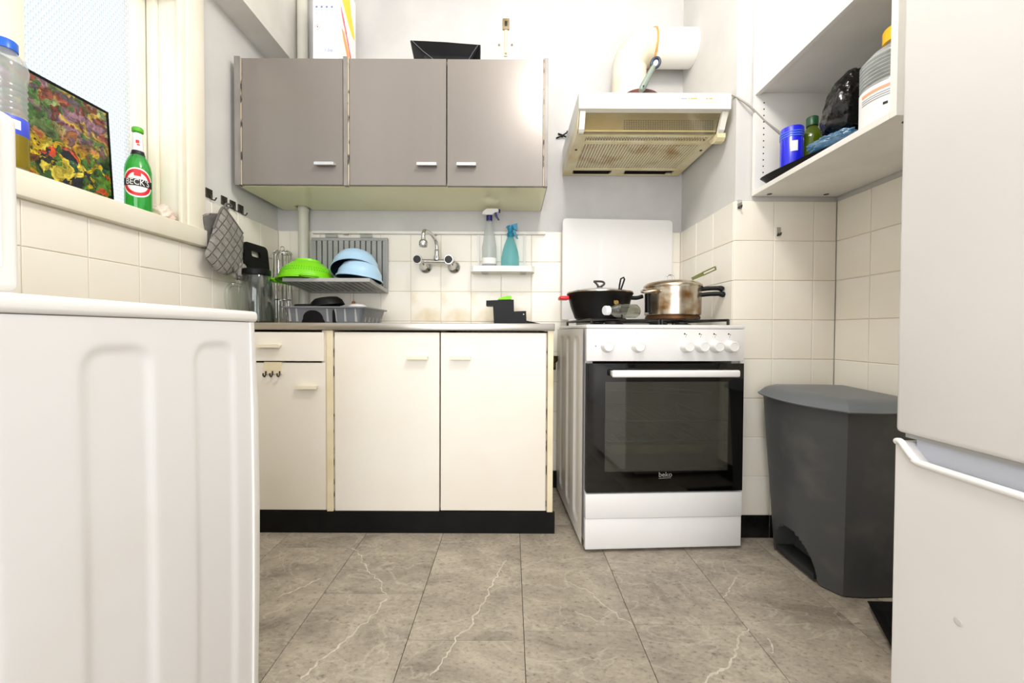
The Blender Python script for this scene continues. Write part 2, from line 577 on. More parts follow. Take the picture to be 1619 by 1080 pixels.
    def mesh(s, name, smooth=None, recalc=True):
        if recalc:
            bmesh.ops.recalc_face_normals(s.bm, faces=s.bm.faces[:])
        me = bpy.data.meshes.new(name)
        s.bm.to_mesh(me)
        s.bm.free()
        if smooth:
            for p in me.polygons:
                p.use_smooth = True
            me.set_sharp_from_angle(angle=R(smooth))
        return me
    def obj(s, name, m, parent=None, smooth=None, local=False, recalc=True):
        """one mesh object; vertices are given in world space unless local"""
        if parent is not None and not local:
            inv = parent_matrix(parent).inverted()
            bmesh.ops.transform(s.bm, matrix=inv, verts=s.bm.verts[:])
        me = s.mesh(name, smooth, recalc)
        me.materials.append(MATS[m])
        o = bpy.data.objects.new(name, me)
        COL.objects.link(o)
        if parent is not None:
            o.parent = parent
        return o

def parent_matrix(o):
    m = o.matrix_basis.copy()
    while o.parent is not None:
        o = o.parent
        m = o.matrix_basis @ m
    return m

def thing(name, label, cat, loc=(0, 0, 0), rotz=0.0, group=None):
    o = bpy.data.objects.new(name, None)
    o.empty_display_size = 0.05
    COL.objects.link(o)
    o.location = loc
    o.rotation_euler = (0, 0, rotz)
    o['label'] = label
    o['category'] = cat
    if group:
        o['group'] = group
    return o

def tag(o, label, cat, group=None):
    o['label'] = label
    o['category'] = cat
    if group:
        o['group'] = group
    return o

def struct(o):
    o['kind'] = 'structure'
    return o

def recentre(o, loc):
    """move a mesh thing's origin to its base point"""
    loc = Vector(loc)
    o.data.transform(Matrix.Translation(-loc))
    o.location = loc
    return o

def text_mesh(body, size, extrude=0.0, shear=0.0):
    cu = bpy.data.curves.new('lettering', 'FONT')
    cu.body = body
    cu.size = size
    cu.extrude = extrude
    cu.shear = shear
    cu.align_x = 'CENTER'
    cu.align_y = 'CENTER'
    cu.resolution_u = 3
    t = bpy.data.objects.new('lettering', cu)
    COL.objects.link(t)
    dg = bpy.context.evaluated_depsgraph_get()
    me = bpy.data.meshes.new_from_object(t.evaluated_get(dg))
    bpy.data.objects.remove(t)
    return me

def rot(x=0, y=0, z=0):
    return Matrix.Rotation(R(z), 4, 'Z') @ Matrix.Rotation(R(y), 4, 'Y') @ Matrix.Rotation(R(x), 4, 'X')
def T(x, y, z):
    return Matrix.Translation((x, y, z))

def smooth_line(pts, n=8, closed=False):
    """Catmull-Rom through points"""
    P = [Vector(p) for p in pts]
    out = []
    m = len(P)
    rng = range(m) if closed else range(m - 1)
    for i in rng:
        if closed:
            p0, p1, p2, p3 = P[i - 1], P[i], P[(i + 1) % m], P[(i + 2) % m]
        else:
            p0 = P[max(i - 1, 0)]
            p1, p2 = P[i], P[i + 1]
            p3 = P[min(i + 2, m - 1)]
        for k in range(n):
            t = k / n
            out.append(0.5 * ((2 * p1) + (p2 - p0) * t + (2 * p0 - 5 * p1 + 4 * p2 - p3) * t * t + (3 * p1 - p0 - 3 * p2 + p3) * t ** 3))
    if not closed:
        out.append(P[-1])
    return out

def rrect(x0, x1, y0, y1, r, n=5):
    pts = []
    for cx, cy, a0 in ((x1 - r, y1 - r, 0), (x0 + r, y1 - r, 90), (x0 + r, y0 + r, 180), (x1 - r, y0 + r, 270)):
        for k in range(n + 1):
            a = R(a0 + 90 * k / n)
            pts.append((cx + r * math.cos(a), cy + r * math.sin(a)))
    return pts

def sstep(a, b, x):
    t = max(0.0, min(1.0, (x - a) / (b - a)))
    return t * t * (3 - 2 * t)

def sd_rr(x, y, x0, x1, y0, y1, r):
    """signed distance to rounded rectangle"""
    qx = abs(x - (x0 + x1) / 2) - (x1 - x0) / 2 + r
    qy = abs(y - (y0 + y1) / 2) - (y1 - y0) / 2 + r
    return min(max(qx, qy), 0.0) + math.hypot(max(qx, 0), max(qy, 0)) - r

# ------------------------------------------------------------------ room shell
XL, XR, YB, YF, ZC = -1.222, 1.293, 2.093, -1.9, 2.75
XC, YC = 0.887, 1.591          # column: side face and front face
PIT = 0.1565
ZR = [0.0925 + PIT * k for k in range(9)]

floor = struct(MB().box(XL - 0.2, XR + 0.2, YF - 0.2, YB + 0.2, -0.12, -0.004).obj('floor', 'gap_dark'))
struct(MB().box(XL - 0.2, XR + 0.2, YF - 0.2, YB + 0.2, ZC, ZC + 0.1).obj('ceiling', 'ceiling_paint'))
wall_back = struct(MB().box(XL - 0.2, XR + 0.2, YB, YB + 0.15, -0.004, ZC).obj('wall_back', 'wall_back_paint'))
WY0, WY1, WZ0, WZ1 = 0.25, 1.478, 1.15, 2.045
b = MB()
b.box(XL - 0.2, XL, YF, YB, -0.004, WZ0)
b.box(XL - 0.2, XL, YF, YB, WZ1, ZC)
b.box(XL - 0.2, XL, YF, WY0, WZ0, WZ1)
b.box(XL - 0.2, XL, WY1, YB, WZ0, WZ1)
wall_left = struct(b.obj('wall_left', 'wall_paint'))
wall_right = struct(MB().box(XR, XR + 0.2, YF, YB, -0.004, ZC).obj('wall_right', 'wall_paint'))
wall_column = struct(MB().box(XC, XR, YC, YB, -0.004, ZC).obj('wall_column', 'wall_paint'))
b = MB()
b.box(XL, -0.95, YF - 0.15, YF, -0.004, ZC)
b.box(0.95, XR, YF - 0.15, YF, -0.004, ZC)
b.box(-0.95, 0.95, YF - 0.15, YF, 2.35, ZC)  # opening below is made up, to go with the added fill light
struct(b.obj('wall_front', 'wall_paint'))
struct(MB().box(XL, -1.098, 0.2, YB, 2.17, ZC).obj('trim_1', 'beam_grey'))

# ---- wall tiles: one object each, meshes shared between equal sizes
TILE = {}
def tile_mesh(w, h, m):
    k = (round(w, 3), round(h, 3), m)
    if k not in TILE:
        bb = MB()
        g = 0.0009
        x0, x1, y0, y1 = -w / 2 + g, w / 2 - g, -h / 2 + g, h / 2 - g
        e = 0.0018
        pr = [(x0, y0, 0), (x1, y0, 0), (x1, y1, 0), (x0, y1, 0)]
        pm = [(x, y, 0.0045) for x, y, _ in pr]
        pt = [(x0 + e, y0 + e, 0.006), (x1 - e, y0 + e, 0.006), (x1 - e, y1 - e, 0.006), (x0 + e, y1 - e, 0.006)]
        bb.loft([pr, pm, pt])
        me = bb.mesh('tile')
        me.materials.append(MATS[m])
        TILE[k] = me
    return TILE[k]
AX = {  # local x, y, normal
    'back': (Vector((1, 0, 0)), Vector((0, 0, 1)), Vector((0, -1, 0))),
    'left': (Vector((0, 1, 0)), Vector((0, 0, 1)), Vector((1, 0, 0))),
    'right': (Vector((0, -1, 0)), Vector((0, 0, 1)), Vector((-1, 0, 0))),
}
def put_tile(parent, side, c, w, h, m='tile_cream', name='tile'):
    o = bpy.data.objects.new(name, tile_mesh(w, h, m))
    ax, ay, az = AX[side]
    rm = Matrix((ax, ay, az)).transposed().to_4x4()
    COL.objects.link(o)
    j = random.uniform(-0.0006, 0.0004)
    o.matrix_world = Matrix.Translation(Vector(c) + az * j) @ rm
    o.parent = parent
    return o
def edges(a, b_, start, pitch):
    e = [a]
    k = math.ceil((a - start) / pitch + 1e-6)
    while start + k * pitch < b_ - 1e-4:
        x = start + k * pitch
        if x - e[-1] > 0.012:
            e.append(x)
        k += 1
    e.append(b_)
    return e
def grout(parent, x0, x1, y0, y1, z0, z1):
    MB().box(x0, x1, y0, y1, z0, z1).obj('grout', 'grout', parent)
P2 = 0.1575
# back wall
grout(wall_back, XL, XC, YB - 0.0035, YB, 0.0, ZR[8])
ex = edges(XL + 0.006, XC - 0.006, -0.5256, P2)
for k in range(8):
    for a, c in zip(ex, ex[1:]):
        if k < 4 and c < 0.12:
            continue
        st = 'tile_stained' if (-0.6 < a < 0.1 and k in (4, 5)) else 'tile_cream'
        put_tile(wall_back, 'back', ((a + c) / 2, YB - 0.0005, (ZR[k] + ZR[k + 1]) / 2), c - a, PIT, st)
for a, c in zip(ex, ex[1:]):
    if c > 0.12:
        put_tile(wall_back, 'back', ((a + c) / 2, YB - 0.0005, ZR[0] / 2), c - a, ZR[0], 'tile_black', 'base_tile')
# left wall (under the window sill, and up to full height beside the window)
grout(wall_left, XL, XL + 0.0035, 0.3, YB - 0.006, 0.0, WZ0)
grout(wall_left, XL, XL + 0.0035, 1.58, YB - 0.006, WZ0, ZR[8])
ey = edges(0.36, YB - 0.006, 1.150, P2)
for k in range(8):
    for a, c in zip(ey, ey[1:]):
        z0, z1 = ZR[k], ZR[k + 1]
        if k == 6 and a < 1.5:
            z1 = WZ0 - 0.002
        if k == 7:
            if c < 1.6:
                continue
            a = max(a, 1.578)
        put_tile(wall_left, 'left', (XL + 0.0005, (a + c) / 2, (z0 + z1) / 2), c - a, z1 - z0)
# column side and front
grout(wall_column, XC - 0.0035, XC, YC, YB - 0.006, 0.0, ZR[8])
grout(wall_column, XC - 0.0035, XR - 0.006, YC - 0.0035, YC, 0.0, ZR[8])
es_ = edges(YC, YB - 0.006, YC + P2, P2)
ef = edges(XC - 0.006, XR - 0.006, 1.040, P2)
for k in range(8):
    for a, c in zip(es_, es_[1:]):
        put_tile(wall_column, 'right', (XC - 0.0005, (a + c) / 2, (ZR[k] + ZR[k + 1]) / 2), c - a, PIT)
    for a, c in zip(ef, ef[1:]):
        put_tile(wall_column, 'back', ((a + c) / 2, YC - 0.0005, (ZR[k] + ZR[k + 1]) / 2), c - a, PIT)
for a, c in zip(ef, ef[1:]):
    put_tile(wall_column, 'back', ((a + c) / 2, YC - 0.0005, ZR[0] / 2), c - a, ZR[0], 'tile_black', 'base_tile')
# right wall
grout(wall_right, XR - 0.0035, XR, 0.3, YC - 0.006, 0.0, ZR[8])
er = edges(0.34, YC - 0.006, YC - 0.156, P2)
for k in range(8):
    for a, c in zip(er, er[1:]):
        put_tile(wall_right, 'right', (XR - 0.0005, (a + c) / 2, (ZR[k] + ZR[k + 1]) / 2), c - a, PIT)
for a, c in zip(er, er[1:]):
    put_tile(wall_right, 'right', (XR - 0.0005, (a + c) / 2, ZR[0] / 2), c - a, ZR[0], 'tile_black', 'base_tile')

# ---- floor tiles
FX0, FW, FL = -0.273, 0.3115, 0.61
joint = {-1: 1.237, 0: 1.66, 1: 1.083, 2: 1.72, 3: 1.343, -2: 1.5, -3: 1.2, -4: 1.5, 4: 1.6}
FT = {}
for k in range(-4, 6):
    xa, xb = max(XL, FX0 + FW * (k - 0)), min(XR, FX0 + FW * (k + 1))
    if xb - xa < 0.02:
        continue
    j0 = joint.get(k, 1.4)
    for y0, y1 in zip(*(lambda e: (e, e[1:]))(edges(YF, YB, j0, FL))):
        key = (round(xb - xa, 3), round(y1 - y0, 3))
        if key not in FT:
            w, h = key
            g = 0.0006
            me = MB().box(-w / 2 + g, w / 2 - g, -h / 2 + g, h / 2 - g, -0.005, 0.0, 0.0006, 1).mesh('floor_tile')
            me.materials.append(MATS['floor_stone'])
            FT[key] = me
        o = bpy.data.objects.new('floor_tile', FT[key])
        COL.objects.link(o)
        o.location = ((xa + xb) / 2, (y0 + y1) / 2, 0)
        o.parent = floor
# white veins of the stone print
def vein(pts, w):
    P = [Vector((x, y, 0)) for x, y in pts]
    fine = []
    for a, c in zip(P, P[1:]):
        n = max(2, int((c - a).length / 0.006))
        for i in range(n):
            p = a.lerp(c, i / n)
            d = (c - a).normalized()
            q = Vector((-d.y, d.x, 0))
            fine.append((p + q * (mnoise.noise(p * 26) * 0.014 + mnoise.noise(p * 75) * 0.007 + random.uniform(-1, 1) * 0.0012), q, w * (0.22 + abs(mnoise.noise(p * 60 + Vector((3, 1, 2)))) * 1.3)))
    fine.append((P[-1], q, 0.0004))
    bb = MB()
    bb.loft([[(p - q * ww / 2) + Vector((0, 0, -0.001)), (p + q * ww / 2) + Vector((0, 0, -0.001)), (p + q * ww / 2) + Vector((0, 0, 0.00025)), (p - q * ww / 2) + Vector((0, 0, 0.00025))] for p, q, ww in fine])
    bb.obj('vein', 'vein', floor)

VEINS = [
    ([(-0.593, 1.501), (-0.493, 1.365), (-0.408, 1.263), (-0.387, 1.227)], 0.006),
    ([(-0.387, 1.215), (-0.394, 1.136), (-0.43, 1.064), (-0.46, 1.001), (-0.494, 0.927)], 0.008),
    ([(-0.715, 1.216), (-0.63, 1.311)], 0.007),
    ([(-0.022, 1.426), (-0.058, 1.282), (-0.094, 1.151), (-0.108, 1.101), (-0.143, 1.059), (-0.153, 1.012), (-0.19, 0.937)], 0.008),
    ([(0.182, 1.31), (0.256, 1.237), (0.292, 1.18), (0.346, 1.108)], 0.006),
    ([(0.761, 1.331), (0.705, 1.271), (0.661, 1.222)], 0.007),
    ([(0.662, 1.098), (0.611, 1.054), (0.563, 0.986), (0.511, 0.949), (0.453, 0.923)], 0.010),
    ([(0.702, 1.059), (0.688, 1.027), (0.665, 1.017)], 0.007),
    ([(0.19, 1.16), (0.25, 1.12)], 0.004),
]
for p_, w_ in VEINS:
    vein(p_, w_)

# ------------------------------------------------------------------ window on the left wall
win = struct(thing('window_1', '', ''))
for k_ in ('label', 'category'):
    del win[k_]
XS = -1.32          # sash plane
b = MB()
b.box(XL - 0.004, XL + 0.022, WY1 + 0.012, WY1 + 0.095, WZ0 - 0.001, WZ1 + 0.1, 0.004)
b.obj('casing', 'frame_cream', win, 30)
b = MB()
b.box(XL - 0.004, XL + 0.022, WY0 - 0.1, WY1 + 0.0105, WZ1 - 0.003, WZ1 + 0.1, 0.004)
b.obj('casing', 'frame_cream', win, 30)
# stepped reveal
b = MB()
b.box(XL + 0.0, XL + 0.016, WY1 - 0.012, WY1 + 0.0115, WZ0 + 0.066, WZ1, 0.003)
b.box(XS - 0.05, XL, WY1 - 0.004, WY1 - 0.0005, WZ0 + 0.066, WZ1)
b.box(XS - 0.002, XS + 0.03, WY1 - 0.022, WY1 - 0.0045, WZ0 + 0.066, WZ1, 0.004)
b.obj('jamb', 'frame_cream', win, 30)
b = MB()
b.box(XS - 0.05, XL + 0.016, WY0, WY1 - 0.013, WZ1 - 0.014, WZ1 - 0.0005, 0.002)
b.obj('head', 'frame_cream', win, 30)
# sash bars
MB().box(XS - 0.045, XS, WY1 - 0.066, WY1 - 0.0225, WZ0 + 0.067, WZ1 - 0.015, 0.006).obj('sash_bar', 'frame_cream', win, 30)
MB().box(XS - 0.045, XS, 1.035, 1.095, WZ0 + 0.067, WZ1 - 0.015, 0.006).obj('sash_bar', 'frame_cream', win, 30)
MB().box(XS - 0.045, XS, 1.0955, WY1 - 0.0665, WZ1 - 0.055, WZ1 - 0.015, 0.006).obj('sash_bar', 'frame_cream', win, 30)
MB().box(XS - 0.045, XS, 1.0955, WY1 - 0.0665, WZ0 + 0.067, WZ0 + 0.085, 0.004).obj('sash_bar', 'frame_cream', win, 30)
MB().box(XS - 0.028, XS - 0.022, 1.09, WY1 - 0.06, WZ0 + 0.08, WZ1 - 0.05).obj('pane', 'wired_glass', win)
MB().box(XS - 0.028, XS - 0.022, WY0, 1.03, WZ0 + 0.067, WZ1 - 0.015).obj('pane', 'wired_glass', win)
sill = struct(MB().box(XS - 0.08, XL + 0.03, WY0 - 0.1, WY1 + 0.094, WZ0, WZ0 + 0.066, 0.006).obj('trim_2', 'frame_cream', None, 30))
ZS = WZ0 + 0.066

# ------------------------------------------------------------------ base units and worktop
YD = 1.615   # door fronts
def bar_handle(cx, cz, y, w, m, parent, proud=0.022, h=0.013):
    bb = MB()
    bb.prism([(cx - w / 2, y, cz + h / 2), (cx - w / 2, y - proud, cz + h / 2), (cx - w / 2, y - proud, cz - h / 2), (cx - w / 2, y - proud + 0.006, cz - h / 2 - 0.001), (cx - w / 2, y, cz + h / 2 - 0.004)], (w, 0, 0))
    return bb.obj('handle', m, parent, 30)
KZ = 0.092
u = thing('base_cabinet', 'narrow cream base cabinet with a drawer above its door, in the corner', 'cabinet', (-0.98, 1.85, 0))
b = MB()
b.box(-1.212, -1.196, YD + 0.02, 2.08, KZ, 0.826)
b.box(-0.768, -0.7485, YD + 0.004, 2.08, KZ, 0.826)
b.box(-1.195, -0.769, YD + 0.03, 2.08, KZ, KZ + 0.016)
b.box(-1.195, -0.769, 2.07, 2.08, KZ + 0.017, 0.826)
b.obj('carcass', 'carcass', u)
d = MB().box(-1.21, -0.757, YD - 0.006, YD + 0.014, 0.701, 0.818, 0.0015, 1).obj('drawer', 'laminate_white', u)
bar_handle(-0.972, 0.763, YD - 0.006, 0.088, 'handle_cream', d)
d = MB().box(-1.21, -0.7535, YD, YD + 0.018, KZ, 0.694, 0.0015, 1).obj('door', 'laminate_white', u)
bar_handle(-0.824, 0.596, YD, 0.084, 'handle_cream', d)
u2 = thing('base_cabinet', 'wide cream two-door base cabinet under the sink, beside the cooker', 'cabinet', (-0.29, 1.85, 0))
b = MB()
b.box(-0.7475, -0.7215, YD - 0.003, 2.08, KZ - 0.004, 0.826, 0.001, 1)
b.obj('side_panel', 'edge_cream', u2)
b = MB()
b.box(0.149, 0.172, YD - 0.003, 2.08, KZ - 0.004, 0.826, 0.001, 1)
b.obj('side_panel', 'edge_cream', u2)
b = MB()
b.box(-0.721, 0.1485, YD + 0.03, 2.08, KZ, KZ + 0.016)
b.box(-0.721, 0.1485, 2.07, 2.08, KZ + 0.017, 0.7)
b.obj('carcass', 'carcass', u2)
d = MB().box(-0.7165, -0.2905, YD, YD + 0.018, KZ - 0.003, 0.819, 0.0015, 1).obj('door', 'laminate_white', u2)
bar_handle(-0.377, 0.717, YD, 0.084, 'handle_cream', d)
d = MB().box(-0.285, 0.143, YD, YD + 0.018, KZ, 0.819, 0.0015, 1).obj('door', 'laminate_white', u2)
bar_handle(-0.203, 0.717, YD, 0.082, 'handle_cream', d)
for x in (-0.7195, 0.1455):
    MB().box(x - 0.0016, x + 0.0016, YD + 0.001, YD + 0.012, KZ, 0.819).obj('worn_edge', 'chipped', u2)
k = MB().box(-1.21, 0.181, YD - 0.004, YD + 0.012, 0.0, KZ - 0.0045, 0.001, 1).obj('kick_board', 'kick_black')
tag(recentre(k, (-0.5, YD, 0)), 'long black kick board along the floor under the cream base cabinets', 'kick board')

wt = thing('sink_worktop', 'stainless steel worktop with sink bowl along the back wall', 'worktop', (-0.52, 1.85, 0.828))
SX0, SX1, SY0, SY1 = -0.62, -0.24, 1.70, 2.0
b = MB()
b.box(XL + 0.007, 0.176, YD - 0.012, SY0, 0.8275, 0.857, 0.003)
b.box(XL + 0.007, 0.176, SY1, 2.085, 0.8275, 0.857)
b.box(XL + 0.007, SX0, SY0, SY1, 0.8275, 0.857)
b.box(SX1, 0.176, SY0, SY1, 0.8275, 0.857)
b.obj('slab', 'steel', wt, 30)
b = MB()
b.loft([[(x, y, 0.8565) for x, y in rrect(SX0 - 0.004, SX1 + 0.004, SY0 - 0.004, SY1 + 0.004, 0.04)],
        [(x, y, 0.85) for x, y in rrect(SX0 + 0.001, SX1 - 0.001, SY0 + 0.001, SY1 - 0.001, 0.04)],
        [(x, y, 0.74) for x, y in rrect(SX0 + 0.01, SX1 - 0.01, SY0 + 0.01, SY1 - 0.01, 0.05)],
        [(x, y, 0.72) for x, y in rrect(SX0 + 0.03, SX1 - 0.03, SY0 + 0.03, SY1 - 0.03, 0.05)]], cap0=False)
b.obj('sink_bowl', 'steel', wt, 40)

# towel hook plate hung over the cabinet door
h = thing('door_hook', 'small metal hook plate hung over the cabinet door under the drawer', 'hook', (-0.965, YD - 0.004, 0.64))
b = MB()
b.box(-1.0, -0.928, YD - 0.004, YD - 0.0005, 0.648, 0.6995)
b.box(-1.0, -0.928, YD - 0.004, YD + 0.02, 0.6965, 0.6995)
b.obj('plate', 'edge_cream', h)
for x in (-0.992, -0.965, -0.936):
    MB().tube([(x, YD - 0.0045, 0.66), (x, YD - 0.006, 0.645), (x, YD - 0.014, 0.638), (x, YD - 0.022, 0.643), (x, YD - 0.023, 0.653)], 0.003, 8).obj('hook', 'dark_metal', h, 40)

# ------------------------------------------------------------------ wall cabinets
YW = 1.73
Z0, Z1 = 1.452, 1.994
def carcass(parent, x0, x1, pipe=None):
    for za, zb, m_, n_ in ((Z0, Z0 + 0.016, 'underside_cream', 'bottom_panel'), (Z1 - 0.018, Z1 - 0.002, 'panel_grey', 'top_panel')):
        bb = MB()
        if pipe:
            bb.box(x0, x1, YW + 0.02, 2.016, za, zb)
            bb.box(x0, pipe[0], 2.016, 2.086, za, zb)
            bb.box(pipe[1], x1, 2.016, 2.086, za, zb)
        else:
            bb.box(x0, x1, YW + 0.02, 2.086, za, zb)
        bb.obj(n_, m_, parent)
wc = thing('wall_cabinet', 'grey single-door wall cabinet in the corner, under the sloping pipe casing', 'cabinet', (-0.95, 1.9, Z0))
carcass(wc, -1.187, -0.7255, (-1.096, -1.034))
MB().box(-1.1925, -1.1735, YW - 0.004, YW + 0.0195, Z0 - 0.002, Z1 + 0.006, 0.001, 1).box(-1.1925, -1.1875, YW + 0.0195, 2.086, Z0 + 0.0005, Z1).obj('side_panel', 'panel_grey', wc)
MB().box(-1.1665, -1.1625, YW - 0.002, YW + 0.016, Z0, Z1).obj('worn_edge', 'chipped', wc)
MB().box(-1.1725, -1.1665, YW - 0.0045, YW - 0.0015, Z0, Z1 + 0.004).obj('edge_strip', 'panel_grey', wc)
d = MB().box(-1.161, -0.728, YW, YW + 0.018, Z0 + 0.002, Z1 - 0.001, 0.0012, 1).obj('door', 'laminate_grey', wc)
bar_handle(-0.80, 1.537, YW, 0.084, 'handle_alu', d, 0.024, 0.012)
wc2 = thing('wall_cabinet', 'grey two-door wall cabinet above the wall tap', 'cabinet', (-0.28, 1.9, Z0))
carcass(wc2, -0.7250, 0.151)
MB().box(-0.7245, -0.7075, YW - 0.004, YW + 0.0195, Z0 - 0.002, Z1 + 0.006, 0.001, 1).obj('side_panel', 'panel_grey', wc2)
MB().box(0.1395, 0.1545, YW - 0.002, YW + 0.0195, Z0 - 0.002, Z1 + 0.003, 0.001, 1).box(0.1512, 0.1545, YW + 0.0195, 2.086, Z0 + 0.0005, Z1).obj('side_panel', 'panel_grey', wc2)
MB().box(-0.7065, -0.7005, YW - 0.001, YW + 0.016, Z0, Z1 + 0.004).obj('worn_edge', 'chipped', wc2)
MB().box(0.1345, 0.139, YW - 0.001, YW + 0.016, Z0, Z1 + 0.002).obj('worn_edge', 'chipped', wc2)
d = MB().box(-0.699, -0.2835, YW, YW + 0.018, Z0 + 0.001, Z1 - 0.001, 0.0012, 1).obj('door', 'laminate_grey', wc2)
bar_handle(-0.363, 1.537, YW, 0.084, 'handle_alu', d, 0.024, 0.012)
d = MB().box(-0.279, 0.1335, YW, YW + 0.018, Z0 - 0.001, Z1 - 0.002, 0.0012, 1).obj('door', 'laminate_grey', wc2)
bar_handle(-0.194, 1.537, YW, 0.082, 'handle_alu', d, 0.024, 0.012)

# vertical pipe in the corner
p = thing('water_pipe', 'cream painted vertical pipe in the corner behind the wall cabinet', 'pipe', (-1.066, 2.05, 0.857))
MB().cyl((-1.066, 2.05, 0.858), (-1.066, 2.05, ZC), 0.0245, seg=24).obj('tube', 'pipe_paint', p, 40)
for z in (1.44,):
    MB().lathe([(0.0245, 0), (0.027, 0), (0.027, 0.012), (0.0245, 0.012)], 24, (-1.066, 2.05, z - 0.006)).obj('collar', 'pipe_paint', p, 40)

# rail at the top of the tiles
rl = thing('wall_rail', 'long white wall rail along the top of the back wall tiles', 'rail', (-0.44, 2.08, 1.333))
b = MB()
b.box(-1.03, 0.176, 2.066, 2.086, 1.327, 1.341, 0.002)
b.obj('rail', 'white_paint', rl, 30)
for x in (-0.86, -0.4, 0.02):
    MB().box(x - 0.012, x + 0.012, 2.07, 2.0865, 1.3215, 1.3268, 0.001, 1).obj('clip', 'rack_grey', rl)

# ------------------------------------------------------------------ washing machine
WX, WYa, WYb = -0.56, 0.285, 0.875
wm = thing('washing_machine', 'large white washing machine side with pressed vertical ribs in the left foreground', 'washing machine', (-0.86, 0.58, 0))
MB().box(-1.16, WX - 0.018, WYa, WYb - 0.018, 0.02, 0.842, 0.01).obj('body', 'washer_white', wm, 30)
ribs = [(0.33, 0.428), (0.516, 0.622), (0.702, 0.806)]
def panel(u_, v_):
    y = WYa + (WYb - 0.022 - WYa) * u_
    z = 0.02 + (0.842 - 0.02) * v_
    dmin = min(sd_rr(y, z, a, c, 0.06, 0.803, 0.034) for a, c in ribs)
    x = WX - 0.0045 * (1 - sstep(-0.014, 0.004, dmin))
    x += 0.004 * math.sin(math.pi * v_)
    return (x, y, z)
b = MB()
b.grid(118, 164, panel)
b.obj('side_panel', 'washer_white', wm, 60)
# far corner panel, slightly bulging
b = MB()
b.loft([[(x, y, z) for x, y in [(WX - 0.03, WYb - 0.03), (WX + 0.002 + e, WYb - 0.0215), (WX + 0.001 + e, WYb - 0.008 + e), (WX - 0.006 + e, WYb + e), (WX - 0.03, WYb + 0.004 + e), (-1.16, WYb + e), (-1.16, WYb - 0.03)]]
        for z, e in [(0.02, 0.002), (0.25, 0.005), (0.45, 0.006), (0.65, 0.005), (0.842, 0.0)]])
b.obj('front_panel', 'plastic_white', wm, 40)
MB().box(-1.163, WX + 0.004, WYa - 0.004, WYb + 0.004, 0.8425, 0.866, 0.008, 3).obj('top', 'plastic_white', wm, 30)
MB().box(-1.14, WX - 0.03, WYa + 0.02, WYb - 0.04, 0.0, 0.0195).obj('plinth', 'black_soft', wm)

ap = thing('countertop_appliance', 'white boxy appliance housing standing on the washing machine at the left edge', 'appliance', (-0.93, 0.4, 0.866))
MB().box(-1.15, -0.70, 0.22, 0.574, 0.876, 1.128, 0.014, 4).obj('housing', 'plastic_white', ap, 40)
MB().box(-1.13, -0.72, 0.24, 0.553, 0.867, 0.8755).obj('base', 'rack_grey', ap)
MB().box(-0.6995, -0.6975, 0.24, 0.548, 0.91, 1.11, 0.0008, 1).obj('side_plate', 'plastic_white', ap, 30)

# ------------------------------------------------------------------ fridge
fr = thing('fridge_freezer', 'tall white fridge freezer with a recessed grip, at the right edge', 'fridge', (1.0, 0.46, 0))
FX = 0.7225
MB().box(FX + 0.055, 1.28, 0.17, 0.742, 0.02, 1.98, 0.006).obj('cabinet', 'fridge_white', fr, 30)
MB().box(FX + 0.07, 1.26, 0.19, 0.72, 0.0, 0.0195).obj('plinth', 'black_soft', fr)
MB().box(FX, FX + 0.054, 0.168, 0.748, 0.640, 1.985, 0.009, 3).obj('upper_door', 'fridge_white', fr, 30)
MB().box(FX + 0.012, FX + 0.05, 0.18, 0.738, 0.632, 0.6395).obj('upper_trim', 'rack_grey', fr)
ld = thing('lower_door_root', '', '')
bpy.data.objects.remove(ld)
prof = [(0.168, 0.03), (0.742, 0.03), (0.745, 0.035), (0.746, 0.62), (0.742, 0.625), (0.733, 0.625), (0.706, 0.598), (0.700, 0.595), (0.168, 0.595)]
b = MB()
b.prism([(FX, y, z) for y, z in prof], (0.054, 0, 0))
low = b.obj('lower_door', 'fridge_white', fr)
bm_ = low.modifiers.new('bevel', 'BEVEL')
bm_.width = 0.005
bm_.segments = 3
bm_.limit_method = 'ANGLE'
MB().box(FX + 0.02, FX + 0.05, 0.17, 0.725, 0.5955, 0.631).obj('grip_recess', 'fridge_inset', low)
b = MB()
b.tube(smooth_line([(FX + 0.002, 0.744, 0.622), (FX, 0.734, 0.6235), (FX - 0.001, 0.72, 0.611), (FX - 0.001, 0.706, 0.599), (FX - 0.001, 0.69, 0.5955), (FX - 0.001, 0.5, 0.5955), (FX - 0.001, 0.17, 0.5955)], 5), 0.0062, 10)
b.obj('grip_lip', 'plastic_white', low, 50)
MB().lathe([(0, 0), (0.007, 0), (0.005, 0.0006), (0, 0.0008)], 14, (FX - 0.0002, 0.634, 0.36), xf=rot(0, -90, 0)).obj('dirt_mark', 'grey_dirt', low)

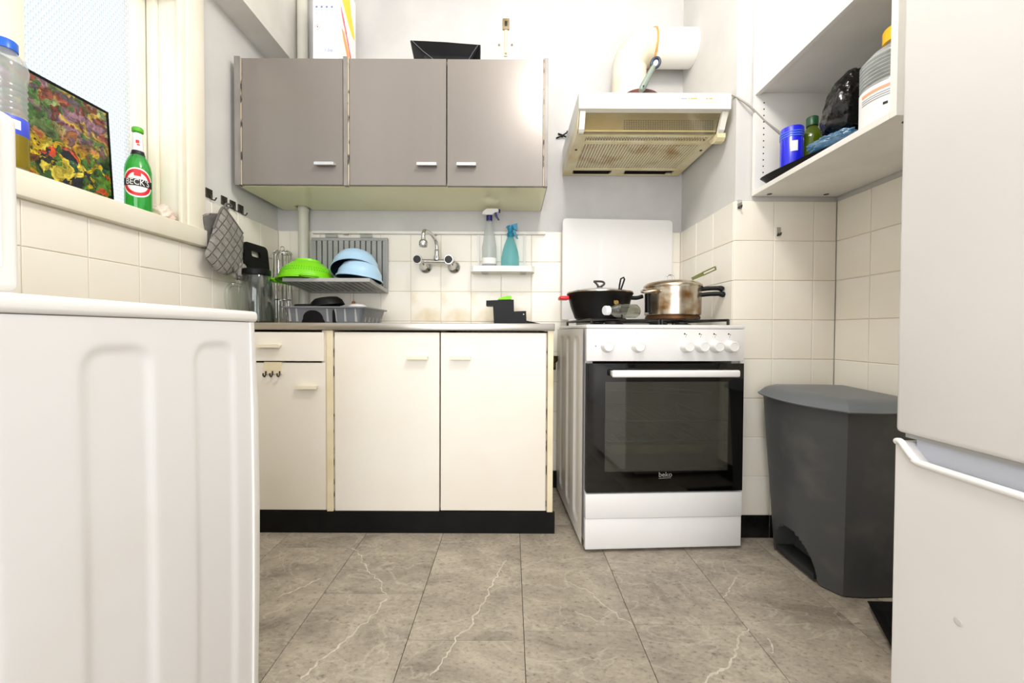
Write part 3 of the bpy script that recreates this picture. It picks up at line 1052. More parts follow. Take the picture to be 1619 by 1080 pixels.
# ------------------------------------------------------------------ pedal bin
bn = thing('pedal_bin', 'tall charcoal plastic pedal bin with arched foot opening, in the right corner', 'bin', (1.12, 1.36, 0))
def bin_ring(t):
    lo_ = [(1.006, 1.505), (0.992, 1.44), (0.990, 1.36), (1.004, 1.29), (1.038, 1.228), (1.10, 1.222), (1.22, 1.228), (1.243, 1.25), (1.25, 1.50), (1.20, 1.52), (1.06, 1.52)]
    hi_ = [(0.962, 1.515), (0.946, 1.44), (0.950, 1.35), (0.978, 1.27), (1.022, 1.202), (1.10, 1.195), (1.25, 1.20), (1.273, 1.22), (1.278, 1.53), (1.20, 1.545), (1.01, 1.545)]
    return [(a[0] + (c[0] - a[0]) * t, a[1] + (c[1] - a[1]) * t) for a, c in zip(lo_, hi_)]
def fine_ring(t):
    r_ = bin_ring(t)
    out = []
    seg = [10, 22, 22, 16, 2, 4, 2, 4, 2, 3, 4]
    left = smooth_line([(x, y, 0) for x, y in [r_[-1]] + r_[:5]], 22)
    # left (pedal) face finely divided, the rest coarse
    for i in range(22, len(left)):
        out.append((left[i][0], left[i][1]))
    out += r_[5:]
    return out
NZ = 60
rings = []
for i in range(NZ + 1):
    z = 0.0 + 0.59 * (i / NZ) ** 1.35 + 0.004
    ring = []
    for (x, y) in fine_ring(z / 0.59):
        dx = 0.0
        if x < 1.06:
            # foot arch: half ellipse centred at y=1.395
            e = math.hypot((y - 1.392) / 0.103, max(z, 0) / 0.135) - 1
            dx = 0.075 * (1 - sstep(-0.05, 0.0, e))
        ring.append((x + dx, y, z))
    rings.append(ring)
b = MB()
b.loft(rings)
b.obj('body', 'bin_grey', bn, 35)
b = MB()
b.prism([(1.0, 1.30, 0.012), (1.0, 1.482, 0.012), (1.06, 1.482, 0.012), (1.06, 1.30, 0.012)], (0.0, 0, 0.018))
b.obj('pedal', 'bin_inner', bn)
def lid_ring(grow, zfn):
    base_ = fine_ring(1.0)
    cx, cy = 1.12, 1.37
    out = []
    for x, y in base_:
        dx, dy = x - cx, y - cy
        L = math.hypot(dx, dy)
        X = min(x + dx / L * grow, XR - 0.009)
        Y = min(y + dy / L * grow, YC - 0.012)
        out.append((X, Y, zfn(X, Y)))
    return out
tilt = lambda y: (y - 1.35) * 0.03
b = MB()
b.loft([lid_ring(0.002, lambda x, y: 0.5925 + tilt(y)), lid_ring(0.017, lambda x, y: 0.588 + tilt(y)), lid_ring(0.019, lambda x, y: 0.592 + tilt(y)), lid_ring(0.012, lambda x, y: 0.596 + tilt(y)), lid_ring(-0.004, lambda x, y: 0.613 + tilt(y)),
        lid_ring(-0.02, lambda x, y: 0.621 + tilt(y)), lid_ring(-0.05, lambda x, y: 0.623 + tilt(y)), lid_ring(-0.12, lambda x, y: 0.626 + tilt(y))])
b.obj('lid', 'bin_lid', bn, 40)

# black shallow tray by the fridge
b = MB()
def quad(pts, z):
    return [(x, y, z) for x, y in pts]
b.loft([quad([(0.985, 0.975), (1.26, 0.955), (1.26, 1.16), (1.09, 1.165)], 0.001), quad([(0.955, 0.965), (1.27, 0.945), (1.27, 1.175), (1.07, 1.18)], 0.022),
        quad([(0.963, 0.972), (1.262, 0.952), (1.262, 1.168), (1.075, 1.172)], 0.022), quad([(0.99, 0.985), (1.252, 0.965), (1.252, 1.155), (1.095, 1.158)], 0.006)])
o = b.obj('floor_tray', 'tray_black')
tag(recentre(o, (1.12, 1.07, 0)), 'flat black tray on the floor between the bin and the fridge', 'tray')

# ------------------------------------------------------------------ cooker (local frame: x right, y back, origin at its front left foot)
ck = thing('gas_cooker', 'white freestanding gas cooker with black glass oven door and raised lid', 'cooker', (0.279, 1.469, 0), R(3.0))
CW, CD = 0.600, 0.585
def C(bb, name, m, parent=ck, smooth=None):
    """bb is in cooker-local space"""
    me_o = bb.obj(name, m, None, smooth)
    me_o.parent = parent
    return me_o
b = MB()
b.box(0.002, 0.03, 0.03, CD, 0.03, 0.837)
b.box(CW - 0.03, CW - 0.002, 0.03, CD, 0.03, 0.837)
b.box(0.03, CW - 0.03, CD - 0.02, CD, 0.03, 0.837)
b.box(0.03, CW - 0.03, 0.03, CD - 0.02, 0.72, 0.837)
b.box(0.03, CW - 0.03, 0.03, CD - 0.02, 0.03, 0.23)
C(b, 'body', 'enamel_white')
cr = [(0.085, 0.185), (0.245, 0.345), (0.405, 0.505)]
def side(u_, v_):
    y = 0.022 + (CD - 0.022) * u_
    z = 0.02 + 0.816 * v_
    dm = min(sd_rr(y, z, a, c, 0.07, 0.805, 0.03) for a, c in cr)
    return (0.001 - 0.009 * (sstep(-0.014, 0.004, dm)) + 0.0085, y, z)
C(MB().grid(130, 120, lambda u_, v_: (side(u_, v_)[0] - 0.0095, side(u_, v_)[1], side(u_, v_)[2])), 'side_panel', 'enamel_side', smooth=60)
C(MB().box(CW - 0.0015, CW + 0.001, 0.022, CD, 0.02, 0.836), 'side_panel', 'enamel_side')
# control panel with knobs
cp = C(MB().box(0.0, CW, 0.0, 0.03, 0.716, 0.8375, 0.003), 'control_panel', 'enamel_white', smooth=30)
for x in (0.075, 0.19, 0.374, 0.431, 0.487, 0.543):
    kb = MB()
    kb.lathe([(0.0, 0.0), (0.0235, 0.0), (0.0235, 0.006), (0.020, 0.012), (0.0195, 0.030), (0.0175, 0.033), (0.0150, 0.0335), (0.0145, 0.0322), (0, 0.0322)], 28, (x, 0.0, 0.772), xf=rot(90, 0, 0))
    kn = C(kb, 'knob', 'plastic_white', cp, 40)
    tk = MB().box(x - 0.001, x + 0.001, -0.0006, 0.0005, 0.8065, 0.809)
    if x > 0.3:
        tk.box(x - 0.0065, x - 0.0015, -0.0006, 0.0005, 0.816, 0.821)
        tk.box(x + 0.001, x + 0.004, -0.0006, 0.0005, 0.814, 0.817)
    else:
        tk.box(x - 0.0012, x + 0.0012, -0.0006, 0.0005, 0.8175, 0.82)
    C(tk, 'dial_mark', 'label_text' if x < 0.3 else 'ink_black', cp)
C(MB().lathe([(0, 0), (0.0032, 0), (0.0032, 0.001), (0, 0.001)], 10, (0.034, 0.0, 0.772), xf=rot(90, 0, 0)), 'indicator', 'label_text', cp)
# hob top
hob = C(MB().box(-0.002, CW + 0.002, -0.002, CD, 0.838, 0.852, 0.003), 'hob_top', 'enamel_white', smooth=30)
for bx, by, br in ((0.15, 0.17, 0.032), (0.15, 0.40, 0.026), (0.44, 0.17, 0.026), (0.44, 0.40, 0.042)):
    C(MB().lathe([(0, 0), (br + 0.012, 0), (br + 0.01, 0.006), (br, 0.006), (br, 0.014), (br - 0.006, 0.017), (0, 0.017)], 24, (bx, by, 0.8522)), 'burner', 'grate_black', hob, 40)
for gx in (0.03, 0.305):
    gb = MB()
    w = 0.262
    gb.tube([(gx, 0.05, 0.872), (gx + w, 0.05, 0.872), (gx + w, 0.52, 0.872), (gx, 0.52, 0.872)], 0.0048, 8, closed=True)
    for yy in (0.17, 0.285, 0.40):
        gb.tube([(gx, yy, 0.873), (gx + w, yy, 0.873)], 0.0045, 8)
    for xx in (gx + w / 2,):
        gb.tube([(xx, 0.05, 0.8735), (xx, 0.52, 0.8735)], 0.0045, 8)
    for fx, fy in ((gx, 0.05), (gx + w, 0.05), (gx, 0.52), (gx + w, 0.52)):
        gb.tube([(fx, fy, 0.873), (fx, fy, 0.853)], 0.0055, 8)
    C(gb, 'pan_support', 'grate_black', hob, 40)
# raised lid
lid = MB()
rr_ = [(0.008, 0.885)] + [(x, z) for x, z in [(0.008, 1.38), (0.010, 1.390), (0.018, 1.397), (0.03, 1.399), (0.55, 1.399), (0.565, 1.397), (0.575, 1.390), (0.578, 1.38)]] + [(0.578, 0.885)]
lid.prism([(x, 0.553, z) for x, z in rr_], (0, 0.016, 0))
ld_ = C(lid, 'lid', 'enamel_white')
mod = ld_.modifiers.new('bevel', 'BEVEL')
mod.width = 0.004
mod.segments = 2
emb = MB()
emb.grid(60, 60, lambda u_, v_: (0.02 + 0.54 * u_, 0.5525 - 0.0012 * (1 - sstep(-0.008, 0.0, sd_rr(0.02 + 0.54 * u_, 0.9 + 0.47 * v_, 0.20, 0.32, 0.80, 1.31, 0.025))) * (1 - 0) , 0.9 + 0.47 * v_))
C(emb, 'lid_face', 'enamel_white', ld_, 60)
for x in (0.06, 0.52):
    C(MB().box(x - 0.02, x + 0.02, 0.545, 0.575, 0.8525, 0.886, 0.003), 'hinge', 'plastic_white', ld_)
# oven door: black glass frame around a tinted window, cavity behind
dz0, dz1 = 0.228, 0.708
wx0, wx1, wz0, wz1 = 0.070, 0.540, 0.305, 0.640
b = MB()
b.box(0.002, wx0, -0.004, 0.026, dz0, dz1)
b.box(wx1, CW - 0.002, -0.004, 0.026, dz0, dz1)
b.box(wx0, wx1, -0.004, 0.026, wz1, dz1)
b.box(wx0, wx1, -0.004, 0.026, dz0, wz0)
dr = C(b, 'oven_door', 'black_glass')
C(MB().box(wx0, wx1, -0.0035, 0.0, wz0, wz1), 'window_glass', 'oven_glass', dr)
hb = MB()
hb.box(0.085, 0.562, -0.042, -0.026, 0.66, 0.686, 0.006, 3)
for x in (0.10, 0.545):
    hb.box(x - 0.012, x + 0.012, -0.030, -0.0042, 0.664, 0.682, 0.002)
C(hb, 'handle', 'plastic_white', dr, 30)
tm = text_mesh('beko', 0.026)
C(MB().mesh_add(tm, T(0.30, -0.0046, 0.292) @ rot(90, 0, 0)), 'logo', 'logo_grey', dr)
C(MB().prism([(0.275, -0.0046, 0.2775), (0.322, -0.0046, 0.2795), (0.322, -0.0046, 0.2805), (0.275, -0.0046, 0.2795)], (0, 0.0004, 0)), 'logo_swoosh', 'logo_grey', dr)
b = MB()
b.box(0.06, 0.565, 0.43, 0.44, 0.25, 0.70)
b.box(0.06, 0.066, 0.03, 0.43, 0.25, 0.70)
b.box(0.559, 0.565, 0.03, 0.43, 0.25, 0.70)
b.box(0.066, 0.559, 0.03, 0.43, 0.25, 0.256)
b.box(0.066, 0.559, 0.03, 0.43, 0.694, 0.70)
C(b, 'oven_cavity', 'oven_inside')
for zz in (0.40, 0.48):
    rk = MB()
    rk.tube([(0.075, 0.06, zz), (0.55, 0.06, zz), (0.55, 0.40, zz), (0.075, 0.40, zz)], 0.003, 6, closed=True)
    for i in range(11):
        xx = 0.11 + 0.04 * i
        rk.tube([(xx, 0.06, zz), (xx, 0.40, zz)], 0.0018, 6)
    C(rk, 'oven_rack', 'chrome')
tr = MB()
tr.loft([[(x, y, 0.345) for x, y in rrect(0.12, 0.50, 0.08, 0.38, 0.03)], [(x, y, 0.385) for x, y in rrect(0.10, 0.52, 0.06, 0.40, 0.035)], [(x, y, 0.385) for x, y in rrect(0.104, 0.516, 0.064, 0.396, 0.033)], [(x, y, 0.349) for x, y in rrect(0.124, 0.496, 0.084, 0.376, 0.028)]])
C(tr, 'roasting_tin', 'tan', smooth=40)
C(MB().tube([(0.09, 0.01, 0.624), (0.092, 0.01, 0.608), (0.48, 0.01, 0.586), (0.482, 0.01, 0.60), (0.2, 0.012, 0.622)], 0.002, 6), 'door_wire', 'chrome', dr)
# storage drawer
C(MB().box(0.0, CW, -0.001, 0.028, 0.128, 0.222, 0.003), 'drawer', 'enamel_white', smooth=30)
C(MB().box(0.0, CW, 0.002, 0.028, 0.012, 0.127, 0.003), 'drawer_plinth', 'enamel_white', smooth=30)
for x in (0.05, 0.55):
    for y in (0.07, 0.53):
        C(MB().lathe([(0, 0), (0.018, 0), (0.018, 0.025), (0.01, 0.03), (0, 0.03)], 14, (x, y, 0)), 'foot', 'black_soft')

# ---- pans on the hob (world space)
HZ = 0.8785
wk = thing('casserole_pan', 'black non-stick casserole with glass lid and red side grip on the hob', 'pan', (0.385, 1.74, HZ))
wc_ = (0.385, 1.74)
b = MB()
b.lathe([(0, 0), (0.098, 0), (0.106, 0.004), (0.125, 0.055), (0.136, 0.1), (0.142, 0.108), (0.142, 0.111), (0.134, 0.111), (0.122, 0.058), (0.10, 0.008), (0, 0.006)], 44, (wc_[0], wc_[1], HZ))
b.obj('pan_body', 'wok_black', wk, 40)
b = MB()
b.lathe([(0.133, 0.112), (0.1405, 0.112), (0.1405, 0.117), (0.133, 0.117)], 44, (wc_[0], wc_[1], HZ))
ldw = b.obj('lid_rim', 'burnt_steel', wk, 40)
MB().lathe([(0.133, 0.116), (0.11, 0.125), (0.06, 0.133), (0.015, 0.136), (0, 0.136)], 40, (wc_[0], wc_[1], HZ)).obj('lid_glass', 'jug_clear', wk, 60)
b = MB()
b.cyl((wc_[0], wc_[1], HZ + 0.135), (wc_[0], wc_[1], HZ + 0.143), 0.012)
b.tube(smooth_line([(wc_[0] - 0.026, wc_[1], HZ + 0.166), (wc_[0] - 0.016, wc_[1], HZ + 0.158), (wc_[0] - 0.004, wc_[1], HZ + 0.143), (wc_[0] + 0.004, wc_[1], HZ + 0.143), (wc_[0] + 0.02, wc_[1], HZ + 0.155), (wc_[0] + 0.01, wc_[1], HZ + 0.165), (wc_[0] - 0.026, wc_[1], HZ + 0.166)], 5), 0.0045, 8)
b.obj('lid_knob', 'dark_metal', wk, 50)
MB().box(wc_[0] - 0.178, wc_[0] - 0.135, wc_[1] - 0.035, wc_[1] + 0.035, HZ + 0.084, HZ + 0.1, 0.006, 3).obj('side_grip', 'red', wk, 40)
MB().tube(smooth_line([(wc_[0] + 0.136, wc_[1] - 0.01, HZ + 0.094), (wc_[0] + 0.16, wc_[1] - 0.012, HZ + 0.094), (wc_[0] + 0.184, wc_[1] - 0.014, HZ + 0.101)], 5), [0.009] * 10 + [0.008], 10).obj('side_handle', 'wok_black', wk, 40)
mk = MB()
for a0 in range(0, 6):
    a = R(-90 + 9)
    mk.lathe([(0.006 + 0.0, 0), (0.0078, 0), (0.0078, 0.0006), (0.006, 0.0006)], 6, (0, 0, 0), xf=T(0.004 * math.cos(a0), 0.004 * math.sin(a0), 0.0))
ang = R(-72)
mk_o = mk.obj('maker_mark', 'gold_mark', wk, local=True)
mk_o.matrix_local = T(0.1305 * math.cos(ang), 0.1305 * math.sin(ang), 0.066) @ Matrix.Rotation(ang, 4, 'Z') @ rot(0, 78, 0)
b = MB()
b.tube([(0.436, 1.615, HZ + 0.113), (0.437, 1.612, HZ + 0.135), (0.441, 1.609, HZ + 0.160), (0.452, 1.608, HZ + 0.166), (0.456, 1.609, HZ + 0.158), (0.448, 1.613, HZ + 0.132), (0.442, 1.616, HZ + 0.113)], 0.0035, 8)
sp_ = b.obj('spoon_rest_clip', 'black_plastic', wk, 50)

pc = thing('pressure_cooker', 'large burnt steel pressure cooker pot with black handles on the hob', 'pot', (0.70, 1.735, HZ))
px_, py_ = 0.70, 1.735
MB().lathe([(0, 0), (0.108, 0), (0.112, 0.004), (0.112, 0.012), (0.108, 0.016), (0, 0.016)], 44, (px_, py_, HZ)).obj('base', 'pot_base', pc, 40)
MB().lathe([(0.108, 0.016), (0.1155, 0.022), (0.117, 0.135), (0.121, 0.139), (0.121, 0.142), (0.113, 0.142), (0.111, 0.02), (0, 0.018)], 48, (px_, py_, HZ)).obj('pot_body', 'burnt_steel', pc, 40)
MB().lathe([(0.121, 0.1425), (0.119, 0.148), (0.105, 0.158), (0.06, 0.168), (0, 0.170)], 44, (px_, py_, HZ)).obj('lid', 'burnt_steel', pc, 50)
b = MB()
b.tube([(px_ - 0.012 + 0.017 * math.cos(t), py_, HZ + 0.178 + 0.017 * math.sin(t)) for t in [R(a) for a in range(-20, 201, 20)]], 0.0035, 8)
b.obj('lid_ring', 'chrome', pc, 50)
hd = Vector((0.9, -0.44, 0)).normalized()
for zz, ln in ((0.128, 0.082), (0.104, 0.088)):
    p0 = Vector((px_, py_, HZ + zz)) + hd * 0.115
    b = MB()
    b.tube(smooth_line([p0, p0 + hd * 0.03 + Vector((0, 0, 0.002)), p0 + hd * ln * 0.8 + Vector((0, 0, 0.001)), p0 + hd * ln + Vector((0, 0, -0.006))], 5), [0.009] * 10 + [0.0105, 0.0115, 0.0115, 0.011, 0.009, 0.005], 12)
    b.obj('long_handle', 'black_plastic', pc, 50)
b = MB()
b.tube(smooth_line([(px_ - 0.114, py_ - 0.02, HZ + 0.118), (px_ - 0.135, py_ - 0.03, HZ + 0.122), (px_ - 0.15, py_ - 0.05, HZ + 0.118), (px_ - 0.145, py_ - 0.075, HZ + 0.112), (px_ - 0.1, py_ - 0.09, HZ + 0.118), (px_ - 0.085, py_ - 0.08, HZ + 0.118)], 5), 0.006, 8)
b.obj('loop_handle', 'burnt_steel', pc, 50)
b = MB()
b.tube(smooth_line([(px_ - 0.116, py_ - 0.03, HZ + 0.03), (px_ - 0.117, py_ - 0.03, HZ + 0.11)], 3), 0.012, 10)
b.obj('handle_bracket', 'black_plastic', pc, 50)
sp = thing('spatula', 'olive green slotted spatula lying across the pressure cooker lid', 'spatula', (0.8, 1.66, HZ + 0.16))
q0, q1 = Vector((0.745, 1.645, HZ + 0.166)), Vector((0.845, 1.655, HZ + 0.212))
dv = (q1 - q0).normalized()
b = MB()
side_v = dv.cross(Vector((0, 1, 0))).normalized() * 0.02
b.loft([[q0 + side_v * a + Vector((0, z, 0)) for a, z in ((-0.3, 0), (0.3, 0), (0.3, 0.004), (-0.3, 0.004))], [q0 + dv * 0.055 + side_v * a + Vector((0, z, 0)) for a, z in ((-0.4, 0), (0.4, 0), (0.4, 0.006), (-0.4, 0.006))]])
b.obj('neck', 'olive', sp)
for s_ in (-1, 1):
    MB().tube([q0 + dv * 0.052 + side_v * 0.3 * s_ + Vector((0, 0.003, 0)), q1 + side_v * 0.3 * s_ + Vector((0, 0.003, 0))], 0.0028, 8).obj('handle_bar', 'olive', sp, 50)
MB().tube([q1 - side_v * 0.4 + Vector((0, 0.003, 0)), q1 + side_v * 0.45 + Vector((0.004, 0.003, 0))], 0.0034, 8).obj('handle_end', 'olive', sp, 50)

bt = thing('plastic_bottle', 'small clear plastic bottle with white cap lying at the front of the hob', 'bottle', (0.43, 1.56, HZ))
b0, b1 = Vector((0.372, 1.535, HZ + 0.0285)), Vector((0.502, 1.585, HZ + 0.029))
ax_ = (b1 - b0).normalized()
qm = ax_.to_track_quat('Z', 'Y').to_matrix().to_4x4()
L = (b1 - b0).length
MB().lathe([(0.012, 0.0), (0.013, 0.012), (0.024, 0.032), (0.0275, 0.045), (0.025, 0.06), (0.0275, 0.075), (0.0275, L - 0.012), (0.02, L), (0, L - 0.004)], 24, b0, xf=qm).obj('bottle_body', 'plastic_olive', bt, 50)
MB().lathe([(0, -0.016), (0.016, -0.016), (0.018, -0.013), (0.018, 0.004), (0.012, 0.006)], 22, b0, xf=qm).obj('cap', 'cap_white', bt, 40)

# gas tap in the gap between cabinet and cooker
gt = thing('gas_tap', 'old brass gas tap on the tiles between cabinet and cooker', 'gas tap', (0.222, 2.06, 0.66))
MB().tube([(0.222, 2.086, 0.685), (0.222, 2.045, 0.685), (0.222, 2.035, 0.67), (0.222, 2.035, 0.63)], 0.008, 10).obj('pipe', 'brass', gt, 50)
MB().lathe([(0, 0), (0.016, 0.001), (0.017, 0.014), (0.008, 0.018), (0, 0.018)], 14, (0.222, 2.036, 0.683), xf=rot(90, 0, 0)).obj('valve', 'brass', gt, 50)
MB().box(0.206, 0.238, 2.010, 2.0165, 0.692, 0.702, 0.002).obj('lever', 'brass', gt, 50)

# ------------------------------------------------------------------ cooker hood
hx0, hx1 = 0.264, 0.864
hd_ = thing('cooker_hood', 'yellowed white cooker hood with greasy filter grille, on the wall above the cooker', 'cooker hood', (0.564, 1.85, 1.637))
b = MB()
# upper housing: front fascia and body above the filter
b.prism([(hx0, 1.587, 1.706), (hx0, 1.587, 1.762), (hx0, 1.592, 1.770), (hx0, 1.60, 1.773), (hx0, 2.086, 1.773), (hx0, 2.086, 1.69), (hx0, 1.66, 1.69), (hx0, 1.64, 1.702), (hx0, 1.60, 1.703)], (hx1 - hx0, 0, 0))
b.obj('housing', 'hood_white', hd_, 30)
MB().box(hx0 + 0.001, hx1 - 0.001, 1.5845, 1.5868, 1.7045, 1.716, 0.0008, 1).obj('fascia_strip', 'hood_white', hd_)
# control print on the fascia
b = MB()
b.box(0.665, 0.69, 1.5862, 1.5868, 1.7435, 1.7475)
b.obj('fascia_print', 'label_text', hd_)
for x, w in ((0.694, 0.006), (0.704, 0.026), (0.765, 0.006), (0.776, 0.014)):
    MB().box(x, x + w, 1.5862, 1.5868, 1.7435, 1.7485).obj('fascia_print', 'box_orange', hd_)
MB().box(0.664, 0.805, 1.5862, 1.5868, 1.7325, 1.7335).obj('fascia_line', 'hood_yellow', hd_)
# side walls
for x, s_ in ((hx0, 1), (hx1 - 0.004, -1)):
    b = MB()
    b.prism([(x, 1.60, 1.702), (x, 1.64, 1.7015), (x, 1.66, 1.6895), (x, 2.086, 1.6895), (x, 2.086, 1.636), (x, 1.655, 1.636), (x, 1.642, 1.642), (x, 1.632, 1.655)], (0.004, 0, 0))
    b.obj('side_wall', 'hood_yellow', hd_, 30)
# underside: frame with filter
zu = 1.636
b = MB()
b.box(hx0 + 0.0045, hx0 + 0.045, 1.66, 2.084, zu, zu + 0.008)
b.box(hx1 - 0.045, hx1 - 0.0045, 1.66, 2.084, zu, zu + 0.008)
b.box(hx0 + 0.045, hx1 - 0.045, 1.715, 1.738, zu, zu + 0.008)
b.box(hx0 + 0.045, hx1 - 0.045, 2.0, 2.02, zu, zu + 0.008)
b.box(hx0 + 0.045, hx1 - 0.045, 2.068, 2.084, zu, zu + 0.008)
b.box(0.505, 0.57, 2.02, 2.068, zu, zu + 0.008)
b.box(hx0 + 0.045, hx1 - 0.045, 1.66, 1.674, zu, zu + 0.008)
b.obj('bottom_frame', 'hood_yellow', hd_)
MB().box(hx0 + 0.0045, hx1 - 0.0045, 1.66, 2.084, zu + 0.02, zu + 0.024).obj('filter_backing', 'filter_dark', hd_)
# grease filter: crossed bars
b = MB()
n = 40
for i in range(n):
    x = hx0 + 0.049 + (hx1 - hx0 - 0.098) * i / (n - 1)
    b.box(x - 0.0034, x + 0.0034, 1.738, 2.0, zu + 0.003, zu + 0.006)
for i in range(20):
    y = 1.742 + 0.255 * i / 19
    b.box(hx0 + 0.045, hx1 - 0.045, y - 0.0022, y + 0.0022, zu + 0.0045, zu + 0.007)
f_ = b.obj('filter_grille', 'filter_mesh', hd_)
f_['kind'] = 'stuff'
b = MB()
n = 44
for i in range(n):
    x = hx0 + 0.052 + (hx1 - hx0 - 0.11) * i / (n - 1)
    b.box(x - 0.0034, x + 0.0034, 1.674, 1.715, zu + 0.003, zu + 0.006)
for y in (1.6935,):
    b.box(hx0 + 0.045, hx1 - 0.045, y - 0.003, y + 0.003, zu + 0.003, zu + 0.006)
f_ = b.obj('vent_slots', 'hood_yellow', hd_)
f_['kind'] = 'stuff'
for x0_, x1_ in ((0.317, 0.497), (0.578, 0.785)):
    MB().box(x0_, x1_, 2.024, 2.064, zu + 0.001, zu + 0.005).obj('lamp_cover', 'filter_dark', hd_)
for x in (hx0 + 0.022, hx1 - 0.022):
    for y in (1.79,):
        MB().lathe([(0, -0.003), (0.005, -0.003), (0.006, 0), (0, 0)], 12, (x, y, zu)).obj('screw', 'dark_metal', hd_, 40)
# visor: tinted glass between two yellowed cheeks
b = MB()
b.prism([(hx0 + 0.03, 1.612, 1.7025), (hx0 + 0.03, 1.615, 1.7025), (hx0 + 0.03, 1.653, 1.6365), (hx0 + 0.03, 1.650, 1.6365)], (hx1 - hx0 - 0.06, 0, 0))
b.obj('visor', 'visor_glass', hd_)
MB().box(hx0 + 0.03, hx1 - 0.03, 1.645, 1.649, 1.645, 1.7).obj('inner_plate', 'hood_yellow', hd_)
b = MB()
for j in range(5):
    for i in range(38):
        x = 0.46 + 0.36 * i / 37
        z = 1.655 + 0.0085 * j
        b.box(x - 0.0031, x + 0.0031, 1.644, 1.6448, z - 0.0026, z + 0.0026)
f_ = b.obj('inner_holes', 'filter_dark', hd_)
f_['kind'] = 'stuff'
for x, w in ((hx0 + 0.006, 0.022), (hx1 - 0.028, 0.022)):
    b = MB()
    b.prism([(x, 1.597, 1.7015), (x, 1.613, 1.7015), (x, 1.648, 1.635), (x, 1.634, 1.634), (x, 1.622, 1.642)], (w, 0, 0))
    b.obj('visor_rail', 'hood_white', hd_, 30)
b = MB()
b.prism([(hx1 - 0.03, 1.632, 1.6345), (hx1 - 0.03, 1.70, 1.6345), (hx1 - 0.03, 1.70, 1.628), (hx1 - 0.03, 1.685, 1.614), (hx1 - 0.03, 1.665, 1.605), (hx1 - 0.03, 1.645, 1.607), (hx1 - 0.03, 1.634, 1.618)], (0.034, 0, 0))
b.obj('visor_cheek', 'hood_yellow', hd_, 30)

# exhaust duct: ribbed elbow from the hood, smooth pipe into the column
du = thing('exhaust_duct', 'white ribbed duct elbow and pipe from the hood into the wall', 'duct', (0.575, 1.985, 1.774))
DY, DR = 1.985, 0.083
path = [(0.575, DY, 1.775 + 0.02 * i) for i in range(17)]
for i in range(0, 22):
    a = R(180 - 90 * i / 21)
    path.append((0.685 + 0.11 * math.cos(a), DY, 2.11 + 0.11 * math.sin(a)))
fine = []
for a, c in zip(path, path[1:]):
    A, Cc = Vector(a), Vector(c)
    for t in (0, 0.5):
        fine.append(A.lerp(Cc, t))
fine.append(Vector(path[-1]))
b = MB()
b.tube(fine, [DR - (0.0028 if i % 2 else 0.0) for i in range(len(fine))], 36)
b.obj('ribbed_elbow', 'duct_cream', du, 70)
MB().lathe([(DR - 0.002, 0), (DR + 0.004, 0.0), (DR + 0.005, 0.008), (DR - 0.002, 0.009)], 36, (0.683, DY, 2.22), xf=rot(0, 90, 0)).obj('joint_seal', 'orange_stain', du, 50)
MB().cyl((0.69, DY, 2.22), (0.8865, DY, 2.22), DR + 0.002, seg=40).obj('pipe', 'duct_white', du, 50)

# things on top of the hood
o = MB().lathe([(0, 0.058), (0.03, 0.057), (0.065, 0.05), (0.088, 0.034), (0.094, 0.0), (0.091, 0.0), (0.085, 0.03), (0.062, 0.046), (0, 0.053)], 32, (0.533, 1.715, 1.7735)).obj('upturned_dish', 'rust_brown', None, 50)
tag(recentre(o, (0.533, 1.715, 1.7735)), 'dark red-brown upturned dish on top of the cooker hood', 'dish')
br = thing('dish_brush', 'grey-green handled brush with navy ring end, propped on the cooker hood', 'brush', (0.51, 1.602, 1.7735))
p0, p1 = Vector((0.512, 1.6025, 1.784)), Vector((0.575, 1.606, 1.905))
dv = (p1 - p0).normalized()
b = MB()
b.tube([p0, p0 + dv * 0.012, p0 + dv * 0.03, p0 + dv * 0.06, p0 + dv * 0.11], [0.010, 0.0135, 0.0135, 0.0115, 0.0095], 12)
b.obj('handle', 'brush_green', br, 60)
MB().lathe([(0, 0), (0.003, 0.0), (0.0035, 0.0015), (0, 0.002)], 10, p0 + dv * 0.012 + Vector((0, -0.0138, 0)), xf=rot(90, 0, 0)).obj('hang_hole', 'ink_black', br)
rc = p0 + dv * 0.128
up_ = dv
rt = Vector((0.86, 0, -0.5)).normalized()
ring = [rc + up_ * (0.021 * math.sin(2 * math.pi * i / 24)) + rt * (0.0155 * math.cos(2 * math.pi * i / 24)) for i in range(24)]
MB().tube(ring, 0.0058, 10, closed=True).obj('ring_end', 'brush_navy', br, 60)
b = MB()
b.prism([rc + Vector((0, 0.002, 0)) + up_ * (0.017 * math.sin(2 * math.pi * i / 24)) + rt * (0.0115 * math.cos(2 * math.pi * i / 24)) for i in range(24)], (0, 0.004, 0))
b.obj('inset', 'pale_blue', br)

o = MB().tube(smooth_line([(0.83, 1.62, 1.778), (0.865, 1.612, 1.778), (0.884, 1.60, 1.765), (0.9, 1.578, 1.735), (0.935, 1.570, 1.70), (0.99, 1.568, 1.645), (1.06, 1.56, 1.585), (1.09, 1.55, 1.54)], 6), 0.0042, 8).obj('power_cable', 'cable_grey', None, 60)
tag(recentre(o, (0.83, 1.62, 1.778)), 'thin grey cable running from the cooker hood to the open shelf', 'cable')

